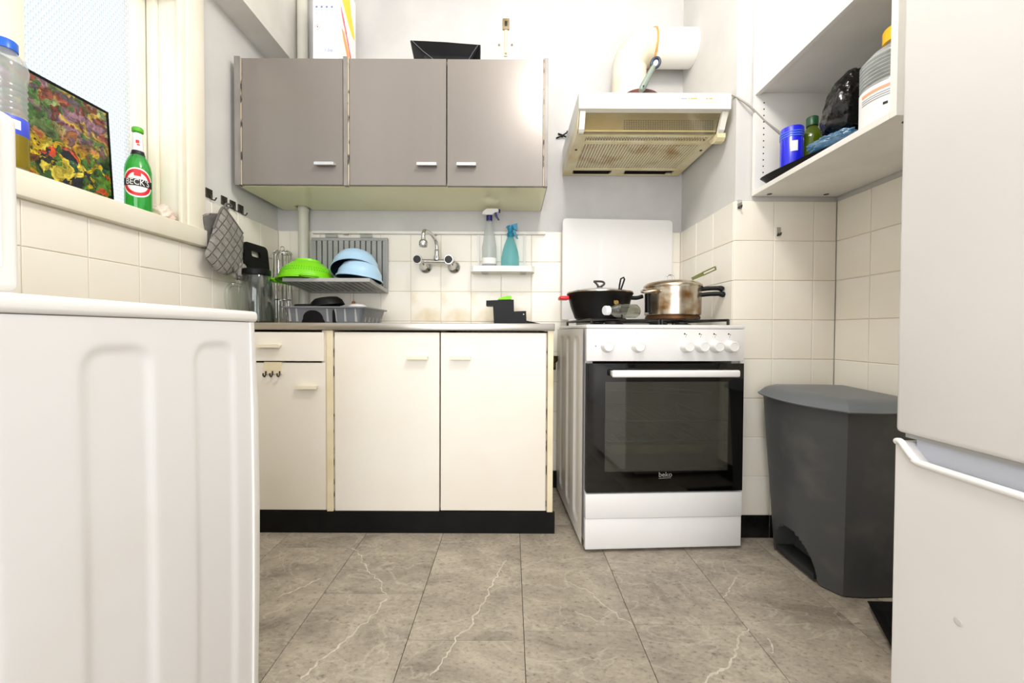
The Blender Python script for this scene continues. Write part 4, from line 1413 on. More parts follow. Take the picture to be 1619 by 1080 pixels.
# ------------------------------------------------------------------ open wall unit on the right
sx = 0.947
sc = thing('wall_shelf_unit', 'white wall unit with open shelf compartment below a closed front, above the bin', 'wall unit', (1.12, 1.29, 1.362))
yn, yf = 0.992, 1.583
MB().box(sx, XR - 0.0075, yn + 0.0185, yf - 0.0165, 1.362, 1.380, 0.0006, 1).obj('bottom_board', 'white_paint', sc)
MB().box(sx, XR - 0.0075, yn, yn + 0.018, 1.362, 2.6, 0.0008, 1).obj('near_panel', 'white_paint', sc)
fp = MB().box(sx, XR - 0.0075, yf - 0.016, yf, 1.362, 2.6, 0.0008, 1).obj('far_panel', 'white_paint', sc)
MB().box(sx + 0.019, XR - 0.0075, yn + 0.0185, yf - 0.0165, 1.757, 1.773).obj('middle_shelf', 'white_paint', sc)
MB().box(XR - 0.014, XR - 0.0075, yn + 0.0185, yf - 0.0165, 1.3805, 1.7565).obj('back_panel', 'white_paint', sc)
MB().box(sx - 0.001, sx + 0.018, yn + 0.02, yf - 0.002, 1.748, 2.6, 0.0008, 1).obj('front_door', 'white_paint', sc)
for i in range(13):
    MB().lathe([(0, 0), (0.0028, 0), (0.0028, 0.0004), (0, 0.0004)], 10, (sx + 0.034, yf - 0.016, 1.425 + 0.0245 * i), xf=rot(90, 0, 0)).obj('peg_hole', 'dark_metal', fp)
for x, y in ((1.0, 1.555), (1.22, 1.555), (1.0, 1.02), (1.22, 1.02)):
    MB().lathe([(0, -0.001), (0.009, -0.001), (0.009, 0), (0, 0)], 14, (x, y, 1.362)).obj('screw_cap', 'dark_metal', sc)
SF = 1.3805
# black shallow tray on the shelf
b = MB()
tp = [(0.936, 1.505), (0.98, 1.27), (1.04, 1.22), (1.17, 1.25), (1.19, 1.49), (1.01, 1.525)]
tp = [(p[0], p[1]) for p in smooth_line([(x, y, 0) for x, y in tp], 6, True)]
cx, cy = 1.06, 1.37
def scl(k_, z):
    return [(cx + (x - cx) * k_, cy + (y - cy) * k_, z) for x, y in tp]
b.loft([scl(0.86, SF), scl(1.0, SF + 0.026), scl(0.97, SF + 0.026), scl(0.84, SF + 0.006)])
o = b.obj('shelf_tray', 'tray_charcoal', None, 40)
tag(recentre(o, (cx, cy, SF)), 'shallow black tray on the open shelf under the blue tin', 'tray')
tn = thing('tin', 'bright blue cylindrical tin with light stripes in the black shelf tray', 'tin', (1.003, 1.44, SF + 0.0068))
tx, ty, tz = 1.003, 1.44, SF + 0.0068
MB().lathe([(0, 0), (0.034, 0), (0.036, 0.002), (0.036, 0.163), (0.034, 0.166), (0, 0.166)], 36, (tx, ty, tz)).obj('can', 'tin_blue', tn, 40)
for z in (0.128, 0.136, 0.144):
    MB().lathe([(0.036, z), (0.0373, z + 0.0008), (0.0373, z + 0.003), (0.036, z + 0.0038)], 36, (tx, ty, tz)).obj('stripe', 'tin_stripe', tn, 40)
b = MB()
b.grid(6, 1, lambda u_, v_: (tx + 0.0368 * math.cos(R(-130 + 34 * u_)), ty + 0.0368 * math.sin(R(-130 + 34 * u_)), tz + 0.075 + 0.036 * v_))
b.obj('label', 'label_white', tn)
gb = thing('green_bottle', 'green plastic bottle with dark cap behind the blue tin on the shelf', 'bottle', (1.075, 1.44, SF + 0.0068))
MB().lathe([(0, 0), (0.033, 0), (0.035, 0.004), (0.035, 0.13), (0.032, 0.145), (0.018, 0.165), (0.014, 0.175), (0.014, 0.19)], 28, (1.075, 1.44, SF + 0.0068)).obj('bottle_body', 'plastic_green', gb, 50)
MB().lathe([(0.0142, 0.176), (0.0185, 0.176), (0.0185, 0.205), (0.016, 0.208), (0, 0.208)], 20, (1.075, 1.44, SF + 0.0068)).obj('cap', 'cap_green', gb, 40)
def crumple(seed, amp, freq):
    def fn(v):
        n_ = v.normalized()
        k_ = mnoise.noise(n_ * freq + Vector((seed, 0, 0))) * amp + abs(mnoise.noise(n_ * freq * 2.3 + Vector((0, seed, 0)))) * amp * 0.8
        return v * (1 + k_)
    return fn
def bag(name, seed, amp, freq, loc, size, m, base_z, rz=0, ry=0, sub=5):
    bb = MB()
    bb.ico(sub, T(*loc) @ rot(0, ry, rz) @ Matrix.Diagonal((*size, 1)), crumple(seed, amp, freq))
    for v in bb.bm.verts:
        v.co.z = max(v.co.z, base_z)
    return bb.obj(name, m, None, 80)
o = bag('plastic_bag', 3.1, 0.3, 2.2, (1.02, 1.275, SF + 0.045), (0.05, 0.07, 0.024), 'bag_blue', SF + 0.027, 10)
tag(recentre(o, (1.02, 1.275, SF + 0.027)), 'crumpled pale blue plastic bag lying low at the shelf edge', 'plastic bag')
# black bin bag with something inside: pillow shape with gathered folds
b = MB()
def bagfn(v):
    n_ = v.normalized()
    k_ = 1 + 0.16 * mnoise.noise(n_ * 1.7 + Vector((5, 1, 0))) + 0.13 * abs(mnoise.noise(n_ * 4.0)) + 0.05 * mnoise.noise(n_ * 9)
    q = v * k_
    # boxy
    for i in range(3):
        q[i] = math.copysign(abs(q[i]) ** 0.8, q[i])
    q.x *= 1.0 - 0.28 * q.z
    q.y += 0.28 * q.z * -1
    return q
b.ico(5, T(1.098, 1.288, SF + 0.172) @ rot(-10, 0, -10) @ Matrix.Diagonal((0.082, 0.062, 0.098, 1)), bagfn)
for v in b.bm.verts:
    v.co.x = min(v.co.x, XR - 0.02)
    v.co.z = max(v.co.z, SF + 0.074)
    v.co.y = min(v.co.y, 1.362)
    v.co.y = max(v.co.y, 1.2)
o = b.obj('bin_bag', 'bag_black', None, 80)
tag(recentre(o, (1.085, 1.292, SF + 0.074)), 'shiny black bin bag bundle on the open shelf beside the ribbed jug', 'bag')
jx, jy = 1.052, 1.095
jg = thing('storage_jug', 'ribbed clear jug with yellow cap and printed white label on the shelf', 'jug', (jx, jy, SF))
prof = [(0, 0), (0.075, 0), (0.082, 0.006), (0.083, 0.11), (0.080, 0.118)]
z = 0.12
for i in range(7):
    prof += [(0.0755, z), (0.0825, z + 0.0035), (0.0825, z + 0.0055), (0.0755, z + 0.0085)]
    z += 0.0100
prof += [(0.075, z + 0.004), (0.06, z + 0.02), (0.036, z + 0.034), (0.03, z + 0.038), (0.03, z + 0.05)]
MB().lathe(prof, 40, (jx, jy, SF)).obj('jug_body', 'jug_clear', jg, 50)
MB().lathe([(0.0265, z + 0.046), (0.036, z + 0.046), (0.036, z + 0.078), (0.033, z + 0.083), (0, z + 0.083)], 32, (jx, jy, SF)).obj('cap', 'cap_yellow', jg, 40)
def wrap(cx_, cy_, r_, a0, a1, z0_, z1_, nu=24):
    bb = MB()
    bb.grid(nu, 1, lambda u_, v_: (cx_ + r_ * math.cos(R(a0 + (a1 - a0) * u_)), cy_ + r_ * math.sin(R(a0 + (a1 - a0) * u_)), z0_ + (z1_ - z0_) * v_))
    return bb
lb = wrap(jx, jy, 0.0838, 150, 330, SF + 0.012, SF + 0.108).obj('label', 'label_white', jg, 60)
wrap(jx, jy, 0.0843, 165, 300, SF + 0.089, SF + 0.097).obj('label_band', 'label_orange', lb, 60)
for i in range(3):
    wrap(jx, jy, 0.0843, 165, 290 - 8 * (i % 2), SF + 0.068 + 0.006 * i, SF + 0.0705 + 0.006 * i).obj('print_line', 'label_text', lb, 60)
for a in (205, 218):
    wrap(jx, jy, 0.0843, a, a + 7, SF + 0.045, SF + 0.052, 6).obj('print_mark', 'ink_black', lb, 60)

# adhesive hooks on the column tiles
for x, z, lab in ((0.90, 1.312, 'small steel adhesive hook at the column edge, nearest the cooker hood'), (1.055, 1.205, 'small steel adhesive hook on the tiles below the open shelf unit')):
    h = thing('wall_hook', lab, 'hook', (x, YC - 0.008, z), 0, 'steel hooks on the column')
    MB().box(x - 0.009, x + 0.009, YC - 0.0105, YC - 0.0072, z, z + 0.036, 0.001, 1).obj('plate', 'chrome', h)
    MB().tube([(x, YC - 0.011, z + 0.012), (x, YC - 0.014, z + 0.004), (x, YC - 0.022, z + 0.003), (x, YC - 0.025, z + 0.012)], 0.0028, 8).obj('hook', 'dark_metal', h, 50)

# ------------------------------------------------------------------ things on the window sill
pt = thing('abstract_painting', 'unframed abstract painting in green, yellow and red leaning on the window', 'painting', (-1.286, 1.105, ZS))
lean = rot(0, -3.0, 0)
PXF = T(-1.286, 1.09, ZS) @ lean
cv = MB()
cv.box(-0.0, 0.003, -0.182, 0.182, 0.004, 0.300)
o = cv.obj('canvas', 'painting_canvas', None)
o.data.transform(T(0, 0, 0))
o.parent = pt
o.matrix_local = lean
o = MB().box(-0.014, -0.0003, -0.182, 0.182, 0.0, 0.300).box(-0.014, 0.004, 0.1825, 0.189, 0.0, 0.308).box(-0.014, 0.004, -0.189, -0.1825, 0.0, 0.308).box(-0.014, 0.004, -0.1825, 0.1825, 0.3005, 0.308).obj('dark_edge', 'black_soft', None)
o.parent = pt
o.matrix_local = lean

ob = thing('oil_bottle', 'clear ribbed cooking oil bottle with blue cap and blue label on the window sill', 'bottle', (-1.236, 0.997, ZS))
ox, oy = -1.236, 0.983
prof = [(0, 0), (0.032, 0), (0.0355, 0.004), (0.036, 0.02), (0.036, 0.125), (0.034, 0.13)]
z = 0.13
for i in range(6):
    prof += [(0.033, z), (0.0358, z + 0.006), (0.033, z + 0.0135)]
    z += 0.0145
prof += [(0.037, z + 0.012), (0.0385, z + 0.03), (0.034, z + 0.05), (0.022, z + 0.066), (0.017, z + 0.074), (0.017, z + 0.08)]
MB().lathe(prof, 36, (ox, oy, ZS)).obj('bottle_body', 'plastic_clear', ob, 60)
MB().lathe([(0, 0.0005), (0.0325, 0.0005), (0.0362, 0.005), (0.0365, 0.02), (0.0365, 0.082), (0, 0.082)], 32, (ox, oy, ZS)).obj('oil', 'oil_gold', ob, 50)
MB().lathe([(0.0172, z + 0.072), (0.0215, z + 0.072), (0.0215, z + 0.092), (0.019, z + 0.095), (0, z + 0.095)], 24, (ox, oy, ZS)).obj('cap', 'cap_blue', ob, 40)
lb = MB().lathe([(0.0362, 0.083), (0.0368, 0.084), (0.0368, 0.124), (0.0362, 0.125)], 36, (ox, oy, ZS)).obj('label', 'label_blue', ob, 50)
wrap(ox, oy, 0.0373, -30, -2, ZS + 0.094, ZS + 0.116, 8).obj('label_print', 'label_white', lb, 60)

bb_ = thing('beer_bottle', 'green glass beer bottle with round red and white label on the window sill', 'bottle', (-1.243, 1.333, ZS))
gx, gy, gr = -1.243, 1.335, 0.0345
MB().lathe([(0, 0.002), (0.028, 0.0), (gr, 0.004), (gr, 0.135), (gr - 0.002, 0.15), (gr - 0.008, 0.17), (0.018, 0.187), (0.0145, 0.20), (0.0128, 0.235), (0.0122, 0.262), (0.0145, 0.264), (0.0145, 0.276), (0.012, 0.279), (0.0095, 0.279)], 40, (gx, gy, ZS)).obj('bottle_body', 'glass_green', bb_, 50)
MB().lathe([(0.0148, 0.2635), (0.0152, 0.264), (0.0152, 0.275), (0.0148, 0.2755)], 24, (gx, gy, ZS)).obj('lip', 'lime_dark', bb_, 50)
MB().lathe([(0.0154, 0.2), (0.0150, 0.203), (0.0137, 0.235), (0.0130, 0.258), (0.0124, 0.2585)], 32, (gx, gy, ZS)).obj('neck_label', 'label_white', bb_, 50)
MB().lathe([(0.019, 0.189), (0.0182, 0.1865), (0.0162, 0.199), (0.0158, 0.201)], 32, (gx, gy, ZS)).obj('neck_band', 'ink_black', bb_, 50)
A0 = math.degrees(math.atan2(-gy, -gx))   # towards the room
A0 = -50
def on_bottle(u_, v_, r_, zc):
    """u_, v_ metres on the label plane -> surface of the bottle"""
    a = R(A0) + u_ * 1.4 / gr
    return Vector((gx + r_ * math.cos(a), gy + r_ * math.sin(a), ZS + zc + v_ * 1.6))
def disc(r0, r1, rad, zc, m, name, parent, n_=40, ring_=4):
    bb = MB()
    bb.grid(n_, ring_, lambda i, j: on_bottle((r0 + (r1 - r0) * j) * math.cos(2 * math.pi * i), (r0 + (r1 - r0) * j) * math.sin(2 * math.pi * i), rad, zc))
    bmesh.ops.remove_doubles(bb.bm, verts=bb.bm.verts[:], dist=1e-6)
    return bb.obj(name, m, parent, 70)
lab = disc(0.0, 0.030, gr + 0.0004, 0.090, 'label_white', 'round_label', bb_, 40, 6)
disc(0.0205, 0.027, gr + 0.0008, 0.090, 'ink_red', 'red_ring', lab)
b = MB()
b.grid(24, 1, lambda i, j: on_bottle(-0.030 + 0.060 * i, -0.007 + 0.014 * j, gr + 0.0012, 0.090))
b.obj('name_band', 'ink_black', lab, 70)
tm = text_mesh("BECK'S", 0.0145)
b = MB()
b.mesh_add(tm, fn=lambda v: on_bottle(v.x * 0.98, v.y * 1.15, gr + 0.0016, 0.090))
b.obj('lettering', 'label_white', lab)
b = MB()
b.grid(6, 1, lambda i, j: on_bottle(-0.006 + 0.012 * i, 0.013 + 0.012 * j, gr + 0.0014, 0.090))
b.obj('emblem', 'ink_red', lab)
def on_neck(u_, v_):
    a = R(A0) + u_ / 0.014
    r_ = 0.0152 - (v_ + 0.018) * 0.05
    return Vector((gx + r_ * math.cos(a), gy + r_ * math.sin(a), ZS + 0.226 + v_))
b = MB()
b.grid(5, 1, lambda i, j: on_neck(-0.0045 + 0.009 * i, -0.002 + 0.011 * j))
b.grid(5, 1, lambda i, j: on_neck(-0.0015 + 0.007 * i, -0.009 + 0.005 * j))
b.obj('neck_emblem', 'ink_red', bb_)

b = MB()
b.ico(4, T(-1.248, 1.425, ZS + 0.02) @ rot(0, 0, 10) @ Matrix.Diagonal((0.035, 0.032, 0.03, 1)), crumple(8.2, 0.35, 2.4))
for v in b.bm.verts:
    v.co.z = max(v.co.z, ZS + 0.0005)
    v.co.y = min(v.co.y, 1.462)
    v.co.x = max(-1.29, min(v.co.x, -1.212))
pk = b.obj('snack_packet', 'packet_pink', None, 70)
tag(recentre(pk, (-1.248, 1.425, ZS)), 'small crumpled pale pink packet beside the beer bottle on the sill', 'packet')
MB().box(-1.222, -1.216, 1.446, 1.452, ZS + 0.014, ZS + 0.019, 0.001, 1).obj('green_print', 'cap_green', pk)

# ------------------------------------------------------------------ left wall hooks, oven mitts
HK = [(1.615, 1.362, 'dark metal wall hook nearest the window, left of the four'), (1.70, 1.360, 'second dark wall hook, carrying the grey oven mitts'),
      (1.752, 1.358, 'third dark wall hook, between two others beside the oven mitts'), (1.803, 1.356, 'dark wall hook farthest from the window, last of the four')]
for y, z, l_ in HK:
    h = thing('wall_hook', l_, 'hook', (XL + 0.006, y, z), 0, 'dark hooks on the left wall')
    MB().box(XL + 0.0001, XL + 0.005, y - 0.017, y + 0.017, z - 0.004, z + 0.032, 0.001, 1).obj('plate', 'dark_metal', h)
    MB().tube([(XL + 0.0055, y + 0.004, z + 0.01), (XL + 0.008, y + 0.006, z - 0.008), (XL + 0.02, y + 0.008, z - 0.012), (XL + 0.026, y + 0.01, z)], 0.0028, 8).obj('hook', 'dark_metal', h, 50)

def pillow(outline, thick, x0, n_ring=7, sub=5, wav=0.0):
    """puffed shape from an outline in (y, z), lying on plane x = x0"""
    pts = smooth_line([(0, y, z) for y, z in outline], sub, True)
    c = Vector((0, sum(p.y for p in pts) / len(pts), sum(p.z for p in pts) / len(pts)))
    bb = MB()
    def ring(t, side_):
        k_ = 1 - t
        h_ = thick * 0.5 * math.sqrt(max(0.0, 1 - k_ ** 3)) * side_
        out = []
        for p in pts:
            q = c + (p - c) * k_
            g_ = 0
            if wav and t > 0.02:
                a_ = math.sin((q.y + q.z) * 190) * math.sin((q.y - q.z) * 190)
                g_ = -wav * (1 - min(1, abs(a_) * 2.4)) * side_
            out.append((x0 + thick / 2 + h_ + g_, q.y, q.z))
        return out
    ts = [i / n_ring for i in range(n_ring)] + [0.985]
    rings_ = [ring(t, 1) for t in reversed(ts)] + [ring(t, -1) for t in ts[1:]]
    bb.loft(rings_)
    return bb
mt = thing('oven_mitt', 'grey quilted oven mitt with thumb hanging in front on the wall hooks', 'oven mitt', (XL + 0.05, 1.66, 1.04))
front = [(1.588, 1.315), (1.612, 1.316), (1.66, 1.285), (1.712, 1.246), (1.712, 1.19), (1.708, 1.14), (1.700, 1.11), (1.692, 1.06), (1.678, 1.04), (1.656, 1.045), (1.648, 1.075), (1.632, 1.058), (1.60, 1.05), (1.55, 1.065), (1.512, 1.09), (1.50, 1.115), (1.515, 1.15), (1.545, 1.225)]
front = [(y * 1.018, z) for y, z in front]
body = pillow(front, 0.03, XL + 0.036, 16, 5, 0.0016).obj('mitt_body', 'mitt_grey', mt, 80)
thumb = [(1.690, 1.115), (1.706, 1.11), (1.716, 1.09), (1.708, 1.055), (1.694, 1.038), (1.676, 1.038), (1.667, 1.055), (1.668, 1.085), (1.676, 1.11)]
pillow([(y * 1.018, z) for y, z in thumb], 0.03, XL + 0.046, 10, 5, 0.0).obj('thumb', 'mitt_grey', mt, 80)
rim_pts = smooth_line([(XL + 0.0515, y * 1.018, z) for y, z in [(1.545, 1.225), (1.588, 1.315), (1.612, 1.316), (1.66, 1.285), (1.712, 1.246)]], 5)
MB().tube(rim_pts, 0.0045, 8).obj('cuff_binding', 'mitt_dark', mt, 60)
MB().tube(smooth_line([(XL + 0.05, 1.636, 1.318), (XL + 0.04, 1.655, 1.345), (XL + 0.028, 1.700, 1.358), (XL + 0.03, 1.705, 1.35), (XL + 0.046, 1.665, 1.335), (XL + 0.05, 1.642, 1.316)], 5), 0.004, 8).obj('hanging_loop', 'mitt_dark', mt, 60)
b2 = thing('oven_mitt', 'darker grey oven mitt half hidden behind the quilted mitt with thumb', 'oven mitt', (XL + 0.02, 1.62, 1.1))
back = [(1.56, 1.275), (1.60, 1.29), (1.65, 1.30), (1.69, 1.28), (1.70, 1.2), (1.68, 1.12), (1.63, 1.09), (1.59, 1.11), (1.575, 1.18), (1.558, 1.24)]
pillow(back, 0.024, XL + 0.0095, 12, 5, 0.0012).obj('mitt_body', 'mitt_dark', b2, 80)
MB().tube(smooth_line([(XL + 0.022, 1.556, 1.268), (XL + 0.022, 1.60, 1.288), (XL + 0.022, 1.65, 1.30)], 5), 0.0045, 8).obj('cuff_binding', 'mitt_grey', b2, 60)

# ------------------------------------------------------------------ corner of the worktop
WT = 0.8575
bd = thing('chopping_board', 'black chopping board with a handle slot leaning against the left wall', 'chopping board', (-1.175, 1.88, WT))
t_ = 0.011
b = MB()
H_, W_ = 0.372, 0.158
outl = rrect(-W_ / 2, W_ / 2, 0, H_, 0.022, 6)
slot = rrect(-0.036, 0.024, H_ - 0.062, H_ - 0.034, 0.009, 6)
# plate with a slot: bridge outer and inner loops by resampling
def resample(loop, n_, start):
    P = [Vector((x, y, 0)) for x, y in loop]
    P.append(P[0])
    L_ = [0]
    for a, c in zip(P, P[1:]):
        L_.append(L_[-1] + (c - a).length)
    out = []
    for i in range(n_):
        d_ = L_[-1] * i / n_
        k_ = max(j for j in range(len(L_)) if L_[j] <= d_ + 1e-9)
        k_ = min(k_, len(P) - 2)
        f_ = (d_ - L_[k_]) / max(1e-9, L_[k_ + 1] - L_[k_])
        q = P[k_].lerp(P[k_ + 1], f_)
        out.append(q)
    return out
def angled(loop, cxy, n_):
    """points of a convex loop at equal angles around cxy"""
    P = [Vector((x, y, 0)) for x, y in loop]
    out = []
    for i in range(n_):
        a = 2 * math.pi * i / n_
        dx, dy = math.cos(a), math.sin(a)
        best = None
        for p_, q_ in zip(P, P[1:] + P[:1]):
            ex_, ey_ = q_.x - p_.x, q_.y - p_.y
            den = dx * ey_ - dy * ex_
            if abs(den) < 1e-12:
                continue
            wx, wy = p_.x - cxy[0], p_.y - cxy[1]
            t1 = (wx * ey_ - wy * ex_) / den
            s1 = (wx * dy - wy * dx) / den
            if t1 > 0 and -1e-9 <= s1 <= 1 + 1e-9 and (best is None or t1 < best):
                best = t1
        out.append((cxy[0] + dx * best, cxy[1] + dy * best))
    return out
cxy = (-0.006, H_ - 0.048)
NO = 120
lo_o, lo_i = angled(outl, cxy, NO), angled(slot, cxy, NO)
rings_ = [[(0, x, y) for x, y in lo_i], [(0, x, y) for x, y in lo_o], [(t_, x, y) for x, y in lo_o], [(t_, x, y) for x, y in lo_i]]
rs = [[b.bm.verts.new(p_) for p_ in r_] for r_ in rings_]
for a, c in zip(rs, rs[1:] + rs[:1]):
    for k_ in range(NO):
        b.bm.faces.new((a[k_], a[(k_ + 1) % NO], c[(k_ + 1) % NO], c[k_]))
o = b.obj('board', 'black_plastic', None, 30)
o.parent = bd
o.matrix_local = rot(0, -5.8, -4)

jx2, jy2 = -1.084, 1.70
gj = thing('glass_jug', 'clear glass blender jug with black base cap upturned in front of the chopping board', 'jug', (jx2, jy2, WT))
MB().lathe([(0.0, 0.003), (0.06, 0.0), (0.067, 0.004), (0.068, 0.03), (0.064, 0.12), (0.057, 0.175), (0.05, 0.199), (0.0475, 0.199), (0.054, 0.172), (0.061, 0.12), (0.064, 0.03), (0.062, 0.008), (0, 0.008)], 36, (jx2, jy2, WT)).obj('jug_body', 'glass_jug', gj, 50)
MB().lathe([(0, 0.1995), (0.05, 0.1995), (0.0535, 0.202), (0.0535, 0.222), (0.05, 0.226), (0, 0.226)], 36, (jx2, jy2, WT)).obj('base_cap', 'black_plastic', gj, 40)
hv = Vector((-0.62, -0.78, 0)).normalized()
b = MB()
c0 = Vector((jx2, jy2, WT))
b.tube(smooth_line([c0 + hv * 0.058 + Vector((0, 0, 0.15)), c0 + hv * 0.085 + Vector((0, 0, 0.155)), c0 + hv * 0.106 + Vector((0, 0, 0.135)), c0 + hv * 0.108 + Vector((0, 0, 0.08)), c0 + hv * 0.098 + Vector((0, 0, 0.045)), c0 + hv * 0.066 + Vector((0, 0, 0.038))], 6), 0.008, 12)
b.obj('handle', 'glass_jug', gj, 60)

wr = thing('wire_glass_rack', 'tall chrome wire holder with curled top in the corner beside the pipe', 'wire rack', (-1.127, 1.995, WT))
wx_, wy_ = -1.146, 2.0
for i in range(8):
    a = 2 * math.pi * i / 8
    x, y = wx_ + 0.046 * math.cos(a), wy_ + 0.034 * math.sin(a)
    x2, y2 = wx_ + 0.040 * math.cos(a + 0.35), wy_ + 0.030 * math.sin(a + 0.35)
    top = WT + 0.355
    MB().tube([(x, y, WT + 0.002), (x, y, top), ((x + wx_) / 2, (y + wy_) / 2, top + 0.012), ((x2 + wx_) / 2, (y2 + wy_) / 2, top + 0.004), (x2, y2, top - 0.008), (x2, y2, WT + 0.03)], 0.0021, 6).obj('wire_loop', 'chrome', wr, 60)
for z in (0.003, 0.12, 0.35):
    MB().tube([(wx_ + 0.047 * math.cos(2 * math.pi * i / 20), wy_ + 0.035 * math.sin(2 * math.pi * i / 20), WT + z) for i in range(20)], 0.002, 6, closed=True).obj('wire_ring', 'chrome', wr, 60)
MB().tube([(wx_ + 0.010 * math.cos(R(a)), wy_, WT + 0.376 + 0.011 * math.sin(R(a))) for a in range(-110, 200, 25)], 0.002, 6).obj('top_curl', 'chrome', wr, 60)

# wall-mounted dish rack: slotted back plate with a hinged slotted shelf
dr_ = thing('dish_rack', 'grey slotted wall dish rack with fold-out shelf above the drainer', 'dish rack', (-0.84, 2.07, 1.03))
bx0, bx1, bz0, bz1 = -1.036, -0.64, 1.02, 1.306
b = MB()
y0_, y1_ = 2.068, 2.082
nsl = 13
b.box(bx0, bx1, y0_, y1_, bz1 - 0.016, bz1, 0.002, 1)
b.box(bx0, bx1, y0_, y1_, bz0, bz0 + 0.03, 0.002, 1)
sw = 0.0075
pw = (bx1 - bx0 - 0.028) / nsl
b.box(bx0, bx0 + 0.014, y0_, y1_, bz0 + 0.03, bz1 - 0.016)
b.box(bx1 - 0.014, bx1, y0_, y1_, bz0 + 0.03, bz1 - 0.016)
for i in range(nsl + 1):
    xa = bx0 + 0.014 + pw * i - (pw - sw) / 2
    b.box(max(bx0 + 0.013, xa), min(bx1 - 0.013, xa + pw - sw), y0_, y1_, bz0 + 0.03, bz1 - 0.016)
b.obj('back_plate', 'rack_grey', dr_, 30)
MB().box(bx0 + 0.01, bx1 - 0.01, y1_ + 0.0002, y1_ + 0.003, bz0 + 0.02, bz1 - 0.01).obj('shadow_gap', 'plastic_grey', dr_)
ang_ = 5.6
S = T(0, 2.066, 1.034) @ rot(-ang_, 0, 0)     # local: -y towards the room
b = MB()
DL = 0.262
b.box(bx0, bx1, -DL, -DL + 0.012, -0.014, 0.004, 0.002, 1, xf=S)
b.box(bx0, bx1, -0.012, 0.0, -0.014, 0.004, xf=S)
b.box(bx0, bx0 + 0.010, -DL + 0.012, -0.012, -0.014, 0.004, xf=S)
b.box(bx1 - 0.010, bx1, -DL + 0.012, -0.012, -0.014, 0.004, xf=S)
for i in range(13):
    x = bx0 + 0.024 + (bx1 - bx0 - 0.048) * i / 12
    b.box(x - 0.008, x + 0.008, -DL + 0.012, -0.012, -0.010, 0.001, xf=S)
b.obj('shelf', 'rack_grey', dr_, 30)
for x in (-0.93, -0.75):
    MB().box(x - 0.03, x + 0.03, 2.0625, 2.067, 1.306, 1.3205).obj('clip', 'rack_grey', dr_)
def shelf_pt(x, y, up_=0.0):
    """point on the tilted shelf top"""
    return Vector((x, y, 1.034 + 0.0045 + (2.066 - y) * math.tan(R(ang_)) + up_))

# lime colander upside down
cl = thing('colander', 'lime green plastic colander upside down on the dish rack shelf', 'colander', shelf_pt(-0.98, 1.915))
base_m = T(*shelf_pt(-0.98, 1.915)) @ rot(-ang_, 0, 0)
b = MB()
pr = [(0.133, 0.001), (0.133, 0.008), (0.124, 0.012), (0.119, 0.03), (0.100, 0.066), (0.072, 0.090), (0.058, 0.096), (0.056, 0.106), (0.048, 0.106), (0.046, 0.097), (0.0, 0.098)]
b.lathe(pr, 48)
cb_ = b.obj('bowl', 'lime', None, 50)
cb_.parent = cl
cb_.matrix_local = rot(-ang_, 0, 0)
b = MB()
for i in range(26):
    a = R(200 + 140 * i / 25)
    for r_, z in ((0.113, 0.043), (0.106, 0.055), (0.095, 0.067)):
        m_ = T(r_ * math.cos(a), r_ * math.sin(a), z) @ Matrix.Rotation(a, 4, 'Z') @ rot(0, 58 - (r_ - 0.095) * -500, 0)
        b.box(-0.0035, 0.0035, -0.0012, 0.0012, -0.0006, 0.0016, xf=m_)
o = b.obj('slots', 'lime_dark', None)
o['kind'] = 'stuff'
o.parent = cl
o.matrix_local = rot(-ang_, 0, 0)
for a_ in (188, 300):
    b = MB()
    ca = R(a_)
    c_ = Vector((0.13 * math.cos(ca), 0.13 * math.sin(ca), 0.006))
    r_v, t_v = Vector((math.cos(ca), math.sin(ca), 0)), Vector((-math.sin(ca), math.cos(ca), 0))
    b.tube(smooth_line([c_ - t_v * 0.035, c_ - t_v * 0.028 + r_v * 0.018, c_ + r_v * 0.026, c_ + t_v * 0.028 + r_v * 0.018, c_ + t_v * 0.035], 5), 0.006, 8)
    o = b.obj('grip', 'lime', None, 60)
    o.parent = cl
    o.matrix_local = rot(-ang_, 0, 0)

# two pale blue bowls upside down
def bowl(label, loc, tilt_x, tilt_y, r_, h_):
    t0_ = thing('bowl', label, 'bowl', loc, 0, 'pale blue bowls')
    bb = MB()
    bb.lathe([(r_, 0.0), (r_ + 0.003, 0.002), (r_ + 0.002, 0.007), (r_ - 0.003, 0.010), (r_ * 0.93, h_ * 0.4), (r_ * 0.76, h_ * 0.74), (r_ * 0.5, h_ * 0.94), (r_ * 0.42, h_), (r_ * 0.38, h_), (r_ * 0.3, h_ * 0.965), (0, h_ * 0.97)], 44)
    o_ = bb.obj('shell', 'sky_blue', None, 50)
    o_.parent = t0_
    o_.matrix_local = rot(tilt_x, tilt_y, 0)
    bb = MB()
    bb.lathe([(r_ - 0.001, 0.001), (r_ * 0.90, h_ * 0.4), (r_ * 0.73, h_ * 0.72), (r_ * 0.45, h_ * 0.92), (0, h_ * 0.94)], 44)
    o_ = bb.obj('inside', 'bowl_dark', None, 50)
    o_.parent = t0_
    o_.matrix_local = rot(tilt_x, tilt_y, 0)
    return t0_
bowl('pale blue plastic bowl upside down at the back of the dish rack shelf', shelf_pt(-0.752, 1.925, 0.056), -24, -5, 0.110, 0.104)
bowl('pale blue plastic bowl upside down in front of its twin on the dish rack', shelf_pt(-0.724, 1.905, 0.014), -ang_, 6, 0.104, 0.09)

